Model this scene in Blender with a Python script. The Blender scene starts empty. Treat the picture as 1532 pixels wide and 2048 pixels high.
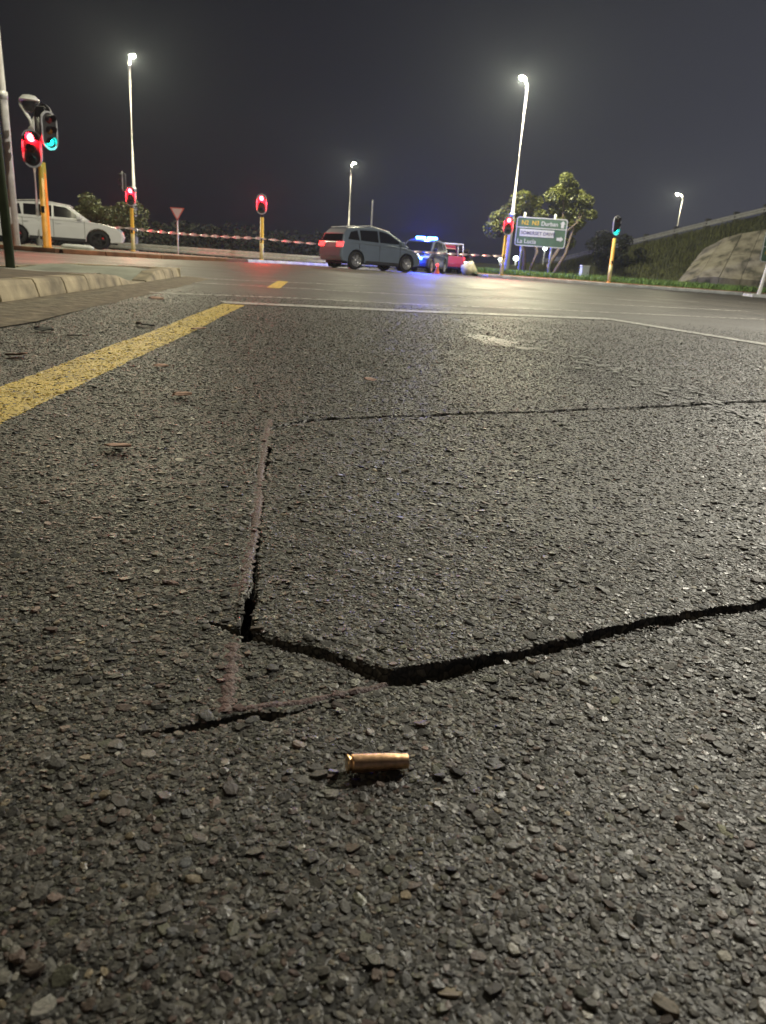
import bpy, bmesh, math, random
import numpy as np
from mathutils import Vector, Matrix
R = math.radians
random.seed(7)
rng = np.random.default_rng(7)
sc = bpy.context.scene
col = sc.collection

# ------------------------------------------------------------ camera
cam_d = bpy.data.cameras.new('camera')
cam = bpy.data.objects.new('camera', cam_d)
col.objects.link(cam)
sc.camera = cam
PITCH, ROLL, FPX = R(18.52), R(4.03), 1480.0
Fw = Vector((0, math.cos(PITCH), -math.sin(PITCH)))
r0 = Vector((1, 0, 0)); u0 = Vector((0, math.sin(PITCH), math.cos(PITCH)))
Rt = math.cos(ROLL) * r0 + math.sin(ROLL) * u0
Up = -math.sin(ROLL) * r0 + math.cos(ROLL) * u0
cam.matrix_world = Matrix(((Rt.x, Up.x, -Fw.x, 0), (Rt.y, Up.y, -Fw.y, 0), (Rt.z, Up.z, -Fw.z, 0.30), (0, 0, 0, 1)))
cam_d.sensor_fit = 'VERTICAL'
cam_d.sensor_height = 24.0
cam_d.lens = 24.0 * FPX / 2048.0
cam_d.clip_start = 0.01
cam_d.clip_end = 3000
cam_d.dof.use_dof = True
cam_d.dof.focus_distance = 0.88
cam_d.dof.aperture_fstop = cam_d.lens / 1.7      # a phone lens: about 1.7 mm of aperture

# ------------------------------------------------------------ night sky, exposure
w = bpy.data.worlds.new('World'); sc.world = w; w.use_nodes = True
nt = w.node_tree; nt.nodes.clear()
N = nt.nodes.new
out = N('ShaderNodeOutputWorld'); add = N('ShaderNodeAddShader')
bg1 = N('ShaderNodeBackground'); bg2 = N('ShaderNodeBackground')
sky = N('ShaderNodeTexSky'); sky.sky_type = 'NISHITA'; sky.sun_disc = False
sky.sun_elevation = R(-4); sky.sun_rotation = R(75)
nt.links.new(sky.outputs[0], bg1.inputs[0]); bg1.inputs[1].default_value = 0.01
# cloud base lit by the town: brighter low down and towards the built-up side
tc = N('ShaderNodeTexCoord'); sep = N('ShaderNodeSeparateXYZ')
nt.links.new(tc.outputs['Generated'], sep.inputs[0])
def wm(op, a, b=None, clamp=False):
    n = N('ShaderNodeMath'); n.operation = op; n.use_clamp = clamp
    for i, v in enumerate((a, b)):
        if v is None: continue
        if isinstance(v, (int, float)): n.inputs[i].default_value = v
        else: nt.links.new(v, n.inputs[i])
    return n.outputs[0]
low = wm('SUBTRACT', 1.0, wm('ABSOLUTE', sep.outputs[2]), True)
low = wm('POWER', low, 2.6)
side = wm('ADD', wm('MULTIPLY', sep.outputs[0], 0.95), 0.40, True)
side = wm('POWER', side, 1.8)
noi = N('ShaderNodeTexNoise'); noi.inputs['Scale'].default_value = 2.2; noi.inputs['Detail'].default_value = 3
nt.links.new(tc.outputs['Generated'], noi.inputs['Vector'])
cl = wm('ADD', wm('MULTIPLY', noi.outputs[0], 0.5), 0.75)
fac = wm('MULTIPLY', wm('MULTIPLY', low, side), cl, True)
mixc = N('ShaderNodeMix'); mixc.data_type = 'RGBA'
nt.links.new(fac, mixc.inputs[0])
mixc.inputs[6].default_value = (0.0045, 0.0045, 0.008, 1)
mixc.inputs[7].default_value = (0.090, 0.093, 0.122, 1)
nt.links.new(mixc.outputs[2], bg2.inputs[0]); bg2.inputs[1].default_value = 1.0
nt.links.new(bg1.outputs[0], add.inputs[0]); nt.links.new(bg2.outputs[0], add.inputs[1])
nt.links.new(add.outputs[0], out.inputs[0])
sc.view_settings.view_transform = 'Standard'
sc.view_settings.look = 'None'
sc.view_settings.gamma = 1.0
sc.view_settings.exposure = 0.0
sc.cycles.use_denoising = True
sc.cycles.max_bounces = 4
sc.cycles.volume_bounces = 0
sc.cycles.sample_clamp_indirect = 4.0
sc.cycles.caustics_reflective = False
sc.cycles.caustics_refractive = False

# ------------------------------------------------------------ helpers
class MB:
    """collects geometry, then links it as ONE mesh object"""
    def __init__(s): s.v = []; s.f = []; s.m = []; s.sm = []
    def addv(s, vs): n = len(s.v); s.v += [tuple(q) for q in vs]; return n
    def face(s, idx, m=0, sm=False): s.f.append(tuple(idx)); s.m.append(m); s.sm.append(sm)
    def box(s, x0, x1, y0, y1, z0, z1, m=0):
        n = s.addv([(x0,y0,z0),(x1,y0,z0),(x1,y1,z0),(x0,y1,z0),(x0,y0,z1),(x1,y0,z1),(x1,y1,z1),(x0,y1,z1)])
        for q in ((0,3,2,1),(4,5,6,7),(0,1,5,4),(1,2,6,5),(2,3,7,6),(3,0,4,7)): s.face([n+i for i in q], m)
        return s
    def tube(s, pts, rads, seg=12, m=0, caps=True, sm=True):
        pts = [Vector(q) for q in pts]
        if isinstance(rads, (int, float)): rads = [rads] * len(pts)
        rings = []
        for i, q in enumerate(pts):
            d = (pts[min(i+1, len(pts)-1)] - pts[max(i-1, 0)]).normalized()
            a = d.cross(Vector((0, 0, 1)))
            if a.length < 1e-3: a = d.cross(Vector((1, 0, 0)))
            a.normalize(); b = d.cross(a)
            rings.append(s.addv([q + rads[i] * (math.cos(2*math.pi*k/seg) * a + math.sin(2*math.pi*k/seg) * b) for k in range(seg)]))
        for i in range(len(rings)-1):
            for k in range(seg):
                k2 = (k+1) % seg
                s.face((rings[i]+k, rings[i+1]+k, rings[i+1]+k2, rings[i]+k2), m, sm)
        if caps:
            s.face([rings[0]+k for k in range(seg)], m); s.face([rings[-1]+k for k in range(seg)][::-1], m)
        return s
    def lathe(s, prof, axis='z', seg=24, m=0, o=(0, 0, 0)):
        """prof: (radius, height) list turned round an axis"""
        o = Vector(o); rings = []
        for (r, h) in prof:
            vs = []
            for k in range(seg):
                a = 2*math.pi*k/seg; c, t = r*math.cos(a), r*math.sin(a)
                vs.append(o + Vector({'z': (c, t, h), 'y': (c, h, t), 'x': (h, c, t)}[axis]))
            rings.append(s.addv(vs))
        for i in range(len(rings)-1):
            for k in range(seg):
                k2 = (k+1) % seg
                s.face((rings[i]+k, rings[i]+k2, rings[i+1]+k2, rings[i+1]+k), m, True)
        return s
    def prism(s, poly, y0, y1, m=0, axes='xz'):
        """polygon extruded along the third axis"""
        def pt(a, b, c): return {'xz': (a, c, b), 'xy': (a, b, c), 'yz': (c, a, b)}[axes]
        n = len(poly)
        a = s.addv([pt(q[0], q[1], y0) for q in poly]); b = s.addv([pt(q[0], q[1], y1) for q in poly])
        s.face(range(a, a+n), m); s.face(range(b+n-1, b-1, -1), m)
        for k in range(n):
            k2 = (k+1) % n
            s.face((a+k, b+k, b+k2, a+k2), m)
        return s
    def build(s, name, mats, parent=None, recalc=True, bevel=0):
        me = bpy.data.meshes.new(name)
        me.from_pydata(s.v, [], s.f)
        for mm in (mats if isinstance(mats, (list, tuple)) else [mats]): me.materials.append(mm)
        me.polygons.foreach_set('material_index', s.m)
        me.polygons.foreach_set('use_smooth', s.sm)
        if recalc:
            bm = bmesh.new(); bm.from_mesh(me); bmesh.ops.recalc_face_normals(bm, faces=bm.faces); bm.to_mesh(me); bm.free()
        me.update()
        o = bpy.data.objects.new(name, me); col.objects.link(o)
        if parent: o.parent = parent
        if bevel:
            b = o.modifiers.new('bevel', 'BEVEL'); b.width = bevel; b.segments = 3; b.limit_method = 'ANGLE'; b.angle_limit = R(35)
        return o
def tag(o, label=None, cat=None, group=None, kind=None):
    if label: o['label'] = label
    if cat: o['category'] = cat
    if group: o['group'] = group
    if kind: o['kind'] = kind
    return o
def empty(name, loc, rz=0, label=None, cat=None, group=None):
    o = bpy.data.objects.new(name, None); col.objects.link(o)
    o.location = loc; o.rotation_euler = (0, 0, rz); o.empty_display_size = 0.1
    return tag(o, label, cat, group)
def lamp(name, parent, loc, power, color, rad=0.1, kind='POINT'):
    d = bpy.data.lights.new(name, kind); d.energy = power; d.color = color; d.shadow_soft_size = rad
    o = bpy.data.objects.new(name, d); col.objects.link(o); o.parent = parent; o.location = loc
    return o

# ------------------------------------------------------------ materials
def newmat(name):
    m = bpy.data.materials.new(name); m.use_nodes = True
    t = m.node_tree; b = t.nodes['Principled BSDF']
    return m, t, b
def mat(name, c, rough=0.6, metal=0.0, vary=0.25, scale=6.0, bump=0.0, coat=0.0, spec=None):
    m, t, b = newmat(name)
    tcn = t.nodes.new('ShaderNodeTexCoord')
    n = t.nodes.new('ShaderNodeTexNoise'); n.inputs['Scale'].default_value = scale; n.inputs['Detail'].default_value = 5
    t.links.new(tcn.outputs['Object'], n.inputs['Vector'])
    r = t.nodes.new('ShaderNodeValToRGB')
    r.color_ramp.elements[0].position = 0.3; r.color_ramp.elements[1].position = 0.72
    r.color_ramp.elements[0].color = (*[x*(1-vary) for x in c], 1)
    r.color_ramp.elements[1].color = (*[min(1, x*(1+vary*0.6)) for x in c], 1)
    t.links.new(n.outputs[0], r.inputs[0]); t.links.new(r.outputs[0], b.inputs['Base Color'])
    b.inputs['Roughness'].default_value = rough; b.inputs['Metallic'].default_value = metal
    b.inputs['Coat Weight'].default_value = coat
    if spec is not None: b.inputs['Specular IOR Level'].default_value = spec
    if bump:
        bp = t.nodes.new('ShaderNodeBump'); bp.inputs['Strength'].default_value = bump; bp.inputs['Distance'].default_value = 0.02
        t.links.new(n.outputs[0], bp.inputs['Height']); t.links.new(bp.outputs[0], b.inputs['Normal'])
    return m
def emis(name, c, strength):
    m, t, b = newmat(name)
    b.inputs['Base Color'].default_value = (*[min(1, x) for x in c], 1); b.inputs['Roughness'].default_value = 0.3
    b.inputs['Emission Color'].default_value = (*c, 1); b.inputs['Emission Strength'].default_value = strength
    return m
M = {}
M['galv'] = mat('galvanised_steel', (0.68, 0.68, 0.66), 0.5, 0.15, 0.2, 9)
M['lamp_pole'] = mat('lamp_pole_paint', (0.60, 0.58, 0.57), 0.55, 0.0, 0.25, 5)
M['dark_metal'] = mat('dark_metal', (0.05, 0.05, 0.055), 0.5, 0.3)
M['rail_grey'] = mat('dull_rail_steel', (0.20, 0.20, 0.22), 0.6, 0.2)
M['black'] = mat('black_plastic', (0.012, 0.012, 0.013), 0.45)
M['orange_pole'] = mat('orange_pole_paint', (0.72, 0.30, 0.035), 0.45, 0, 0.25, 4)
M['yellow_pole'] = mat('yellow_pole_paint', (0.78, 0.47, 0.06), 0.45, 0, 0.25, 4)
M['headlit'] = mat('pale_yellow_headlight_tone', (0.78, 0.66, 0.30), 0.4, 0, 0.3, 3)  # headlight glow on the pole bases, put into a paint colour
M['white'] = mat('white_paint', (0.75, 0.75, 0.75), 0.5, 0, 0.15)
M['border'] = mat('white_reflective_border', (0.42, 0.42, 0.44), 0.4, 0, 0.3)
M['green_post'] = mat('green_post_paint', (0.05, 0.07, 0.035), 0.6, 0, 0.4)
M['concrete'] = mat('weathered_concrete', (0.33, 0.30, 0.22), 0.85, 0, 0.5, 7, 0.35)
M['concrete_far'] = mat('pale_concrete', (0.60, 0.62, 0.63), 0.75, 0, 0.35, 2, 0.2)
M['soil'] = mat('trodden_soil', (0.12, 0.095, 0.055), 0.95, 0, 0.6, 9, 0.8)
M['redsoil'] = mat('red_brown_soil', (0.20, 0.085, 0.04), 0.95, 0, 0.5, 3, 0.6)
M['paving'] = mat('pale_paving', (0.30, 0.31, 0.24), 0.85, 0, 0.4, 3, 0.3)
M['ground'] = mat('dark_rough_ground', (0.035, 0.038, 0.02), 0.95, 0, 0.6, 0.6, 0.5)
M['grass_ground'] = mat('grassy_soil', (0.055, 0.075, 0.022), 0.95, 0, 0.6, 1.3, 0.8)
M['bank'] = mat('embankment_grass', (0.042, 0.047, 0.018), 0.95, 0, 0.75, 0.7, 1.0)
M['grass'] = mat('grass_blades', (0.11, 0.20, 0.04), 0.7, 0, 0.4, 3)
M['drygrass'] = mat('dry_grass_blades', (0.075, 0.08, 0.027), 0.8, 0, 0.5, 3)
M['leaf'] = mat('tree_leaves', (0.115, 0.125, 0.032), 0.5, 0, 0.6, 1.2)
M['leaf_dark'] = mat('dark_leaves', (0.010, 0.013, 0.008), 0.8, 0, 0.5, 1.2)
M['leaf_olive'] = mat('olive_leaves', (0.12, 0.135, 0.04), 0.6, 0, 0.5, 1.5)
M['bark'] = mat('bark', (0.16, 0.12, 0.08), 0.9, 0, 0.4, 12, 0.6)
M['sign_green'] = mat('sign_green', (0.05, 0.105, 0.065), 0.5, 0, 0.25, 2)
M['sign_white'] = mat('sign_white', (0.46, 0.46, 0.48), 0.5, 0, 0.1)
M['sign_yellow'] = mat('sign_yellow', (0.50, 0.31, 0.03), 0.5, 0, 0.1)
M['sign_blue'] = mat('sign_dark_blue', (0.02, 0.02, 0.10), 0.5, 0, 0.1)
M['sign_red'] = mat('sign_red', (0.42, 0.09, 0.07), 0.5, 0, 0.15)
M['sign_back'] = mat('sign_back_steel', (0.35, 0.35, 0.36), 0.5, 0.4)
M['glass'] = mat('car_glass', (0.008, 0.009, 0.011), 0.06, 0, 0.1)
M['car_white'] = mat('car_white_paint', (0.62, 0.62, 0.64), 0.3, 0.0, 0.06, 2, 0, 0.8)
M['car_grey'] = mat('car_grey_paint', (0.17, 0.21, 0.27), 0.28, 0.3, 0.08, 2, 0, 0.8)
M['car_blue'] = mat('car_dark_blue_paint', (0.035, 0.05, 0.11), 0.35, 0.1, 0.1, 2, 0, 0.6)
M['car_red'] = mat('car_red_paint', (0.35, 0.03, 0.05), 0.35, 0.0, 0.1, 2, 0, 0.6)
M['car_brown'] = mat('car_brown_paint', (0.06, 0.042, 0.03), 0.45, 0.0, 0.2, 2, 0, 0.3)
M['tyre'] = mat('tyre_rubber', (0.012, 0.012, 0.013), 0.8)
M['rim_dark'] = mat('rim_dark', (0.03, 0.03, 0.03), 0.4, 0.6)
M['rim'] = mat('rim_alloy', (0.45, 0.45, 0.47), 0.35, 0.7)
M['trim'] = mat('car_black_trim', (0.02, 0.02, 0.022), 0.6)
M['caliper'] = mat('red_caliper', (0.6, 0.02, 0.02), 0.4)
M['headlamp'] = mat('headlamp_glass', (0.55, 0.62, 0.7), 0.08, 0.2, 0.1)
M['taillamp'] = mat('tail_lamp_red', (0.5, 0.015, 0.02), 0.15)
M['tail_lit'] = emis('tail_lamp_lit', (1.0, 0.03, 0.03), 6)
M['head_lit'] = emis('head_lamp_lit', (0.85, 0.95, 1.0), 5)
M['red_lit'] = emis('signal_red_lit', (1.0, 0.055, 0.07), 30)
M['green_lit'] = emis('signal_green_lit', (0.02, 0.75, 0.68), 2.2)
M['lens_red'] = mat('signal_lens_red', (0.10, 0.008, 0.008), 0.2)
M['lens_amber'] = mat('signal_lens_amber', (0.12, 0.05, 0.008), 0.2)
M['lens_green'] = mat('signal_lens_green', (0.01, 0.06, 0.05), 0.2)
M['led'] = emis('street_lamp_lens', (1.0, 0.97, 0.80), 60)
M['led_far'] = emis('far_lamp_lens', (0.85, 1.0, 0.92), 9)
M['blue_lit'] = emis('blue_beacon_lit', (0.06, 0.22, 1.0), 45)
M['amber_lit'] = emis('amber_lit', (1.0, 0.5, 0.12), 5)
M['tape_white'] = mat('tape_white', (0.75, 0.68, 0.72), 0.4, 0, 0.05)
M['tape_red'] = mat('tape_red', (0.66, 0.48, 0.54), 0.4, 0, 0.05)
M['cabinet'] = mat('cabinet_paint', (0.50, 0.55, 0.60), 0.5, 0, 0.15)
M['dryleaf'] = mat('dry_leaf', (0.33, 0.19, 0.13), 0.7, 0, 0.35, 60)
M['paleleaf'] = mat('pale_scrap', (0.55, 0.52, 0.42), 0.6, 0, 0.2, 60)
M['scrap_shade'] = mat('dark_scrap_and_shadow', (0.01, 0.01, 0.01), 0.7)  # dark scraps, and the painted shadow beside the white one
M['beige'] = mat('beige_canvas', (0.42, 0.38, 0.28), 0.85, 0, 0.4, 5, 0.5)

def asphalt_mat():
    m, t, b = newmat('asphalt')
    L = t.links.new; n = t.nodes.new
    g = n('ShaderNodeNewGeometry')
    v = n('ShaderNodeTexVoronoi'); v.inputs['Scale'].default_value = 150
    L(g.outputs['Position'], v.inputs['Vector'])
    v2 = n('ShaderNodeTexVoronoi'); v2.inputs['Scale'].default_value = 150; v2.feature = 'DISTANCE_TO_EDGE'
    L(g.outputs['Position'], v2.inputs['Vector'])
    sepc = n('ShaderNodeSeparateColor'); L(v.outputs['Color'], sepc.inputs[0])
    rp = n('ShaderNodeValToRGB'); e = rp.color_ramp.elements
    e[0].position = 0; e[0].color = (0.018, 0.0175, 0.016, 1); e[1].position = 1; e[1].color = (0.20, 0.185, 0.155, 1)
    for p_, c_ in ((0.3, (0.035, 0.033, 0.029, 1)), (0.55, (0.062, 0.057, 0.048, 1)), (0.75, (0.085, 0.073, 0.06, 1)), (0.9, (0.12, 0.115, 0.10, 1))):
        q = e.new(p_); q.color = c_
    L(sepc.outputs[0], rp.inputs[0])
    gap = n('ShaderNodeValToRGB'); gap.color_ramp.elements[0].position = 0.0; gap.color_ramp.elements[1].position = 0.12
    gap.color_ramp.elements[0].color = (0.25, 0.25, 0.25, 1)
    L(v2.outputs['Distance'], gap.inputs[0])
    mul = n('ShaderNodeMix'); mul.data_type = 'RGBA'; mul.blend_type = 'MULTIPLY'; mul.inputs[0].default_value = 1
    L(rp.outputs[0], mul.inputs[6]); L(gap.outputs[0], mul.inputs[7])
    # wheel-track polish and old stains
    ns = n('ShaderNodeTexNoise'); ns.inputs['Scale'].default_value = 0.9; ns.inputs['Detail'].default_value = 6
    L(g.outputs['Position'], ns.inputs['Vector'])
    st = n('ShaderNodeValToRGB'); st.color_ramp.elements[0].position = 0.35; st.color_ramp.elements[1].position = 0.65
    st.color_ramp.elements[0].color = (0.60, 0.60, 0.60, 1); st.color_ramp.elements[1].color = (1.08, 1.06, 1.02, 1)
    L(ns.outputs[0], st.inputs[0])
    mul2 = n('ShaderNodeMix'); mul2.data_type = 'RGBA'; mul2.blend_type = 'MULTIPLY'; mul2.inputs[0].default_value = 1
    L(mul.outputs[2], mul2.inputs[6]); L(st.outputs[0], mul2.inputs[7])
    L(mul2.outputs[2], b.inputs['Base Color'])
    rr = n('ShaderNodeMapRange'); L(ns.outputs[0], rr.inputs[0])
    rr.inputs[1].default_value = 0.35; rr.inputs[2].default_value = 0.7; rr.inputs[3].default_value = 0.50; rr.inputs[4].default_value = 0.68
    L(rr.outputs[0], b.inputs['Roughness'])
    bp = n('ShaderNodeBump'); bp.inputs['Strength'].default_value = 0.7; bp.inputs['Distance'].default_value = 0.003
    mn = n('ShaderNodeMath'); mn.operation = 'MINIMUM'; L(v2.outputs['Distance'], mn.inputs[0]); mn.inputs[1].default_value = 0.25
    ad = n('ShaderNodeMath'); ad.operation = 'MULTIPLY_ADD'; L(sepc.outputs[1], ad.inputs[0]); ad.inputs[1].default_value = 0.25; L(mn.outputs[0], ad.inputs[2])
    L(ad.outputs[0], bp.inputs['Height']); L(bp.outputs[0], b.inputs['Normal'])
    return m
M['asphalt'] = asphalt_mat()
def wall_mat(name='stained_wall_concrete', dark=(.07, .066, .054), mid=(.20, .18, .15), pale=(.27, .25, .215), sc=1.2, st=.28):
    m, t, b = newmat(name); L = t.links.new; n = t.nodes.new
    g = n('ShaderNodeNewGeometry'); mp = n('ShaderNodeMapping'); mp.inputs['Scale'].default_value = (1.6, 1.6, 1.6*st); L(g.outputs['Position'], mp.inputs[0])
    a = n('ShaderNodeTexNoise'); a.inputs['Scale'].default_value = sc; a.inputs['Detail'].default_value = 6; L(mp.outputs[0], a.inputs['Vector'])
    r = n('ShaderNodeValToRGB'); e = r.color_ramp.elements
    e[0].position = .36; e[0].color = (*dark, 1); e[1].position = .66; e[1].color = (*pale, 1)
    q = e.new(.5); q.color = (*mid, 1)
    L(a.outputs[0], r.inputs[0]); L(r.outputs[0], b.inputs['Base Color']); b.inputs['Roughness'].default_value = .9
    bp = n('ShaderNodeBump'); bp.inputs['Strength'].default_value = .35; bp.inputs['Distance'].default_value = .01; L(a.outputs[0], bp.inputs['Height']); L(bp.outputs[0], b.inputs['Normal'])
    return m

def stone_mat():
    m, t, b = newmat('aggregate_stone')
    L = t.links.new; n = t.nodes.new
    a = n('ShaderNodeAttribute'); a.attribute_type = 'INSTANCER'; a.attribute_name = 'col'
    g = n('ShaderNodeNewGeometry')
    ns = n('ShaderNodeTexNoise'); ns.inputs['Scale'].default_value = 700; ns.inputs['Detail'].default_value = 4
    L(g.outputs['Position'], ns.inputs['Vector'])
    mr = n('ShaderNodeMapRange'); L(ns.outputs[0], mr.inputs[0]); mr.inputs[1].default_value = 0.3; mr.inputs[2].default_value = 0.7; mr.inputs[3].default_value = 0.55; mr.inputs[4].default_value = 1.35
    mu = n('ShaderNodeMix'); mu.data_type = 'RGBA'; mu.blend_type = 'MULTIPLY'; mu.inputs[0].default_value = 1
    L(a.outputs['Color'], mu.inputs[6]); L(mr.outputs[0], mu.inputs[7])
    L(mu.outputs[2], b.inputs['Base Color'])
    ar = n('ShaderNodeAttribute'); ar.attribute_type = 'INSTANCER'; ar.attribute_name = 'rgh'; L(ar.outputs['Fac'], b.inputs['Roughness'])
    bp = n('ShaderNodeBump'); bp.inputs['Strength'].default_value = 0.5; bp.inputs['Distance'].default_value = 0.0008
    L(ns.outputs[0], bp.inputs['Height']); L(bp.outputs[0], b.inputs['Normal'])
    return m
M['stone'] = stone_mat()

def paint_mat(name, c, wear=0.45, scale=55):
    m, t, b = newmat(name)
    L = t.links.new; n = t.nodes.new
    g = n('ShaderNodeNewGeometry')
    ns = n('ShaderNodeTexNoise'); ns.inputs['Scale'].default_value = scale; ns.inputs['Detail'].default_value = 8
    L(g.outputs['Position'], ns.inputs['Vector'])
    rp = n('ShaderNodeValToRGB'); rp.color_ramp.elements[0].position = wear - 0.05; rp.color_ramp.elements[1].position = wear + 0.05
    L(ns.outputs[0], rp.inputs[0])
    tr = n('ShaderNodeBsdfTransparent'); mx = n('ShaderNodeMixShader')
    L(rp.outputs[0], mx.inputs[0]); L(tr.outputs[0], mx.inputs[1]); L(b.outputs[0], mx.inputs[2])
    n2 = n('ShaderNodeTexNoise'); n2.inputs['Scale'].default_value = 9; n2.inputs['Detail'].default_value = 6
    L(g.outputs['Position'], n2.inputs['Vector'])
    cr = n('ShaderNodeValToRGB'); cr.color_ramp.elements[0].position = 0.3; cr.color_ramp.elements[1].position = 0.7
    cr.color_ramp.elements[0].color = (*[x*0.55 for x in c], 1); cr.color_ramp.elements[1].color = (*c, 1)
    L(n2.outputs[0], cr.inputs[0]); L(cr.outputs[0], b.inputs['Base Color'])
    b.inputs['Roughness'].default_value = 0.6
    L(mx.outputs[0], t.nodes['Material Output'].inputs[0])
    return m
M['yellow_line'] = paint_mat('yellow_road_paint', (0.70, 0.50, 0.08), 0.40, 120)
M['white_line'] = paint_mat('white_road_paint', (0.46, 0.45, 0.41), 0.40, 40)
M['faint_line'] = paint_mat('worn_white_road_paint', (0.55, 0.53, 0.48), 0.47, 22)

# ------------------------------------------------------------ road surface
def vnoise(x, y, s, seed):
    x = x / s + seed * 17.3; y = y / s + seed * 7.7
    xi = np.floor(x).astype(np.int64); yi = np.floor(y).astype(np.int64)
    fx = x - xi; fy = y - yi; fx = fx*fx*(3-2*fx); fy = fy*fy*(3-2*fy)
    def hsh(a, b):
        n = (a * 374761393 + b * 668265263 + seed * 974711) & 0x7fffffff
        n = ((n ^ (n >> 13)) * 1274126177) & 0x7fffffff
        return ((n ^ (n >> 16)) & 0xffff) / 65535.0
    return (hsh(xi, yi)*(1-fx) + hsh(xi+1, yi)*fx)*(1-fy) + (hsh(xi, yi+1)*(1-fx) + hsh(xi+1, yi+1)*fx)*fy - 0.5
# saw cuts and cracks: (x, y, full width), depth
CR = [
 ([(-.140,.566,.002),(-.108,.549,.007),(-.085,.541,.006),(-.059,.530,.007),(-.030,.518,.008),(-.004,.505,.009),(.018,.497,.013),(.034,.503,.019),(.052,.512,.019),(.072,.522,.012),(.098,.536,.009),(.122,.548,.010),(.17,.574,.009),(.22,.602,.009),(.30,.642,.009),(.391,.686,.009),(.6,.79,.008),(.9,.95,.008),(1.4,1.25,.006)], .022),
 ([(-.106,.545,.010),(-.113,.585,.009),(-.119,.622,.008)], .022),
 ([(-.119,.622,.006),(-.121,.66,.005),(-.130,.71,.005),(-.137,.76,.006),(-.143,.80,.005)], .008),
 ([(-.148,.815,.010),(-.153,.86,.009)], .014),
 ([(-.152,.86,.005),(-.165,.94,.004)], .006),
 ([(-.172,1.0,.006),(-.182,1.05,.011),(-.186,1.09,.010)], .012),
 ([(-.190,1.12,.012),(-.199,1.19,.011)], .012),
 ([(-.215,1.33,.006),(-.185,1.385,.009),(-.155,1.432,.018),(-.120,1.457,.019),(-.08,1.475,.011),(.13,1.586,.016),(.30,1.68,.018),(.51,1.80,.020),(.75,1.945,.024),(1.072,2.138,.024),(1.8,2.6,.020)], .022),
 ([(-.148,.408,.002),(-.128,.416,.005),(-.110,.424,.007),(-.098,.430,.007),(-.085,.436,.005),(-.071,.437,.006),(-.062,.441,.003)], .012),
 ([(-.062,.441,.002),(-.02,.468,.002),(.018,.493,.003)], .004),
]
def seg_field(x, y):
    """depth of the cracks at (x, y), and the signed closeness to any crack edge"""
    depth = np.zeros_like(x); near = np.full_like(x, 1.0)
    jx = 0.0022*vnoise(x, y, .012, 5) + 0.0060*vnoise(x, y, .05, 6); jy = 0.0022*vnoise(x, y, .012, 8) + 0.0060*vnoise(x, y, .05, 9)
    px = x + jx; py = y + jy
    wn = 1.0 + 0.9*vnoise(x, y, .02, 11)
    for pts, dep in CR:
        for (ax, ay, aw), (bx, by, bw) in zip(pts, pts[1:]):
            dx, dy = bx-ax, by-ay; l2 = dx*dx+dy*dy
            t = np.clip(((px-ax)*dx+(py-ay)*dy)/l2, 0, 1)
            d = np.hypot(px-ax-t*dx, py-ay-t*dy)
            hw = (aw+t*(bw-aw))*.5*wn
            near = np.minimum(near, d-hw)
            pr = np.clip((hw-d)/(0.0012+0.0009*ay)+0.5, 0, 1)
            depth = np.maximum(depth, dep*pr)
    return depth, near
def road_h(x, y):
    h = 0.0010*vnoise(x, y, .006, 1) + 0.0016*vnoise(x, y, .03, 2) + 0.0030*vnoise(x, y, .16, 3) + 0.006*vnoise(x, y, .7, 4)
    # the slab inside the saw cut stands a little proud along its near edge
    e = np.clip((y - (.495+.49*np.maximum(x-.018, 0)+.42*np.maximum(.018-x, 0)))/.01, 0, 1) * np.clip((x+.118+.135*(y-.55))/.004, 0, 1)
    h = h + .0045*e*np.clip(1-(y-.5-.49*np.maximum(x, 0))/.25, 0, 1)
    return h
Y0, Y1, UM = .12, 3.7, .70
ratio = 1.0031
ny = int(math.log(Y1/Y0)/math.log(ratio)); ys = Y0*(Y1/Y0)**(np.arange(ny+1)/ny)
nx = 470; us = np.linspace(-UM, UM, nx+1)
Yg, Ug = np.meshgrid(ys, us, indexing='ij'); Xg = (Yg+.06)*Ug
def edge_fade(x, y):
    u = x/np.maximum(y+.06, 1e-6)
    return np.clip((UM-np.abs(u))/.05, 0, 1)*np.clip((Y1-y)/.5, 0, 1)*np.clip((y-Y0)/.02, 0, 1)
dep, near = seg_field(Xg.ravel(), Yg.ravel())
fade = edge_fade(Xg.ravel(), Yg.ravel())
Zg = (road_h(Xg.ravel(), Yg.ravel()) - dep - .002)*fade
nv = Xg.size
V = np.stack([Xg.ravel(), Yg.ravel(), Zg], 1)
ii = np.arange(ny)[:, None]*(nx+1) + np.arange(nx)[None, :]
Q = np.stack([ii, ii+1, ii+nx+2, ii+nx+1], -1).reshape(-1, 4)
XL, XR, YB, YF = -70., 70., -25., 37.9
outer = np.array([(XL, YB, 0), (XR, YB, 0), (XR, YF, 0), (XL, YF, 0),
                  (-3.2, YF, 0), (4.2, YF, 0), (60., 400., 0), (35., 400., 0)])
o0 = nv; a, b_, c, d = 0, nx, ny*(nx+1)+nx, ny*(nx+1)
V = np.vstack([V, outer])
extra = [(o0, o0+1, b_, a), (o0+1, o0+2, c, b_), (c, o0+2, o0+5, o0+4, o0+3, d), (o0+3, o0, a, d), (o0+4, o0+5, o0+6, o0+7)]
me = bpy.data.meshes.new('road')
ev = [i for f in extra for i in f]; es = [len(f) for f in extra]
nl = Q.size + len(ev); npoly = len(Q) + len(extra)
me.vertices.add(len(V)); me.vertices.foreach_set('co', V.astype(np.float32).ravel())
me.loops.add(nl); me.loops.foreach_set('vertex_index', np.concatenate([Q.ravel(), ev]).astype(np.int32))
me.polygons.add(npoly)
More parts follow.
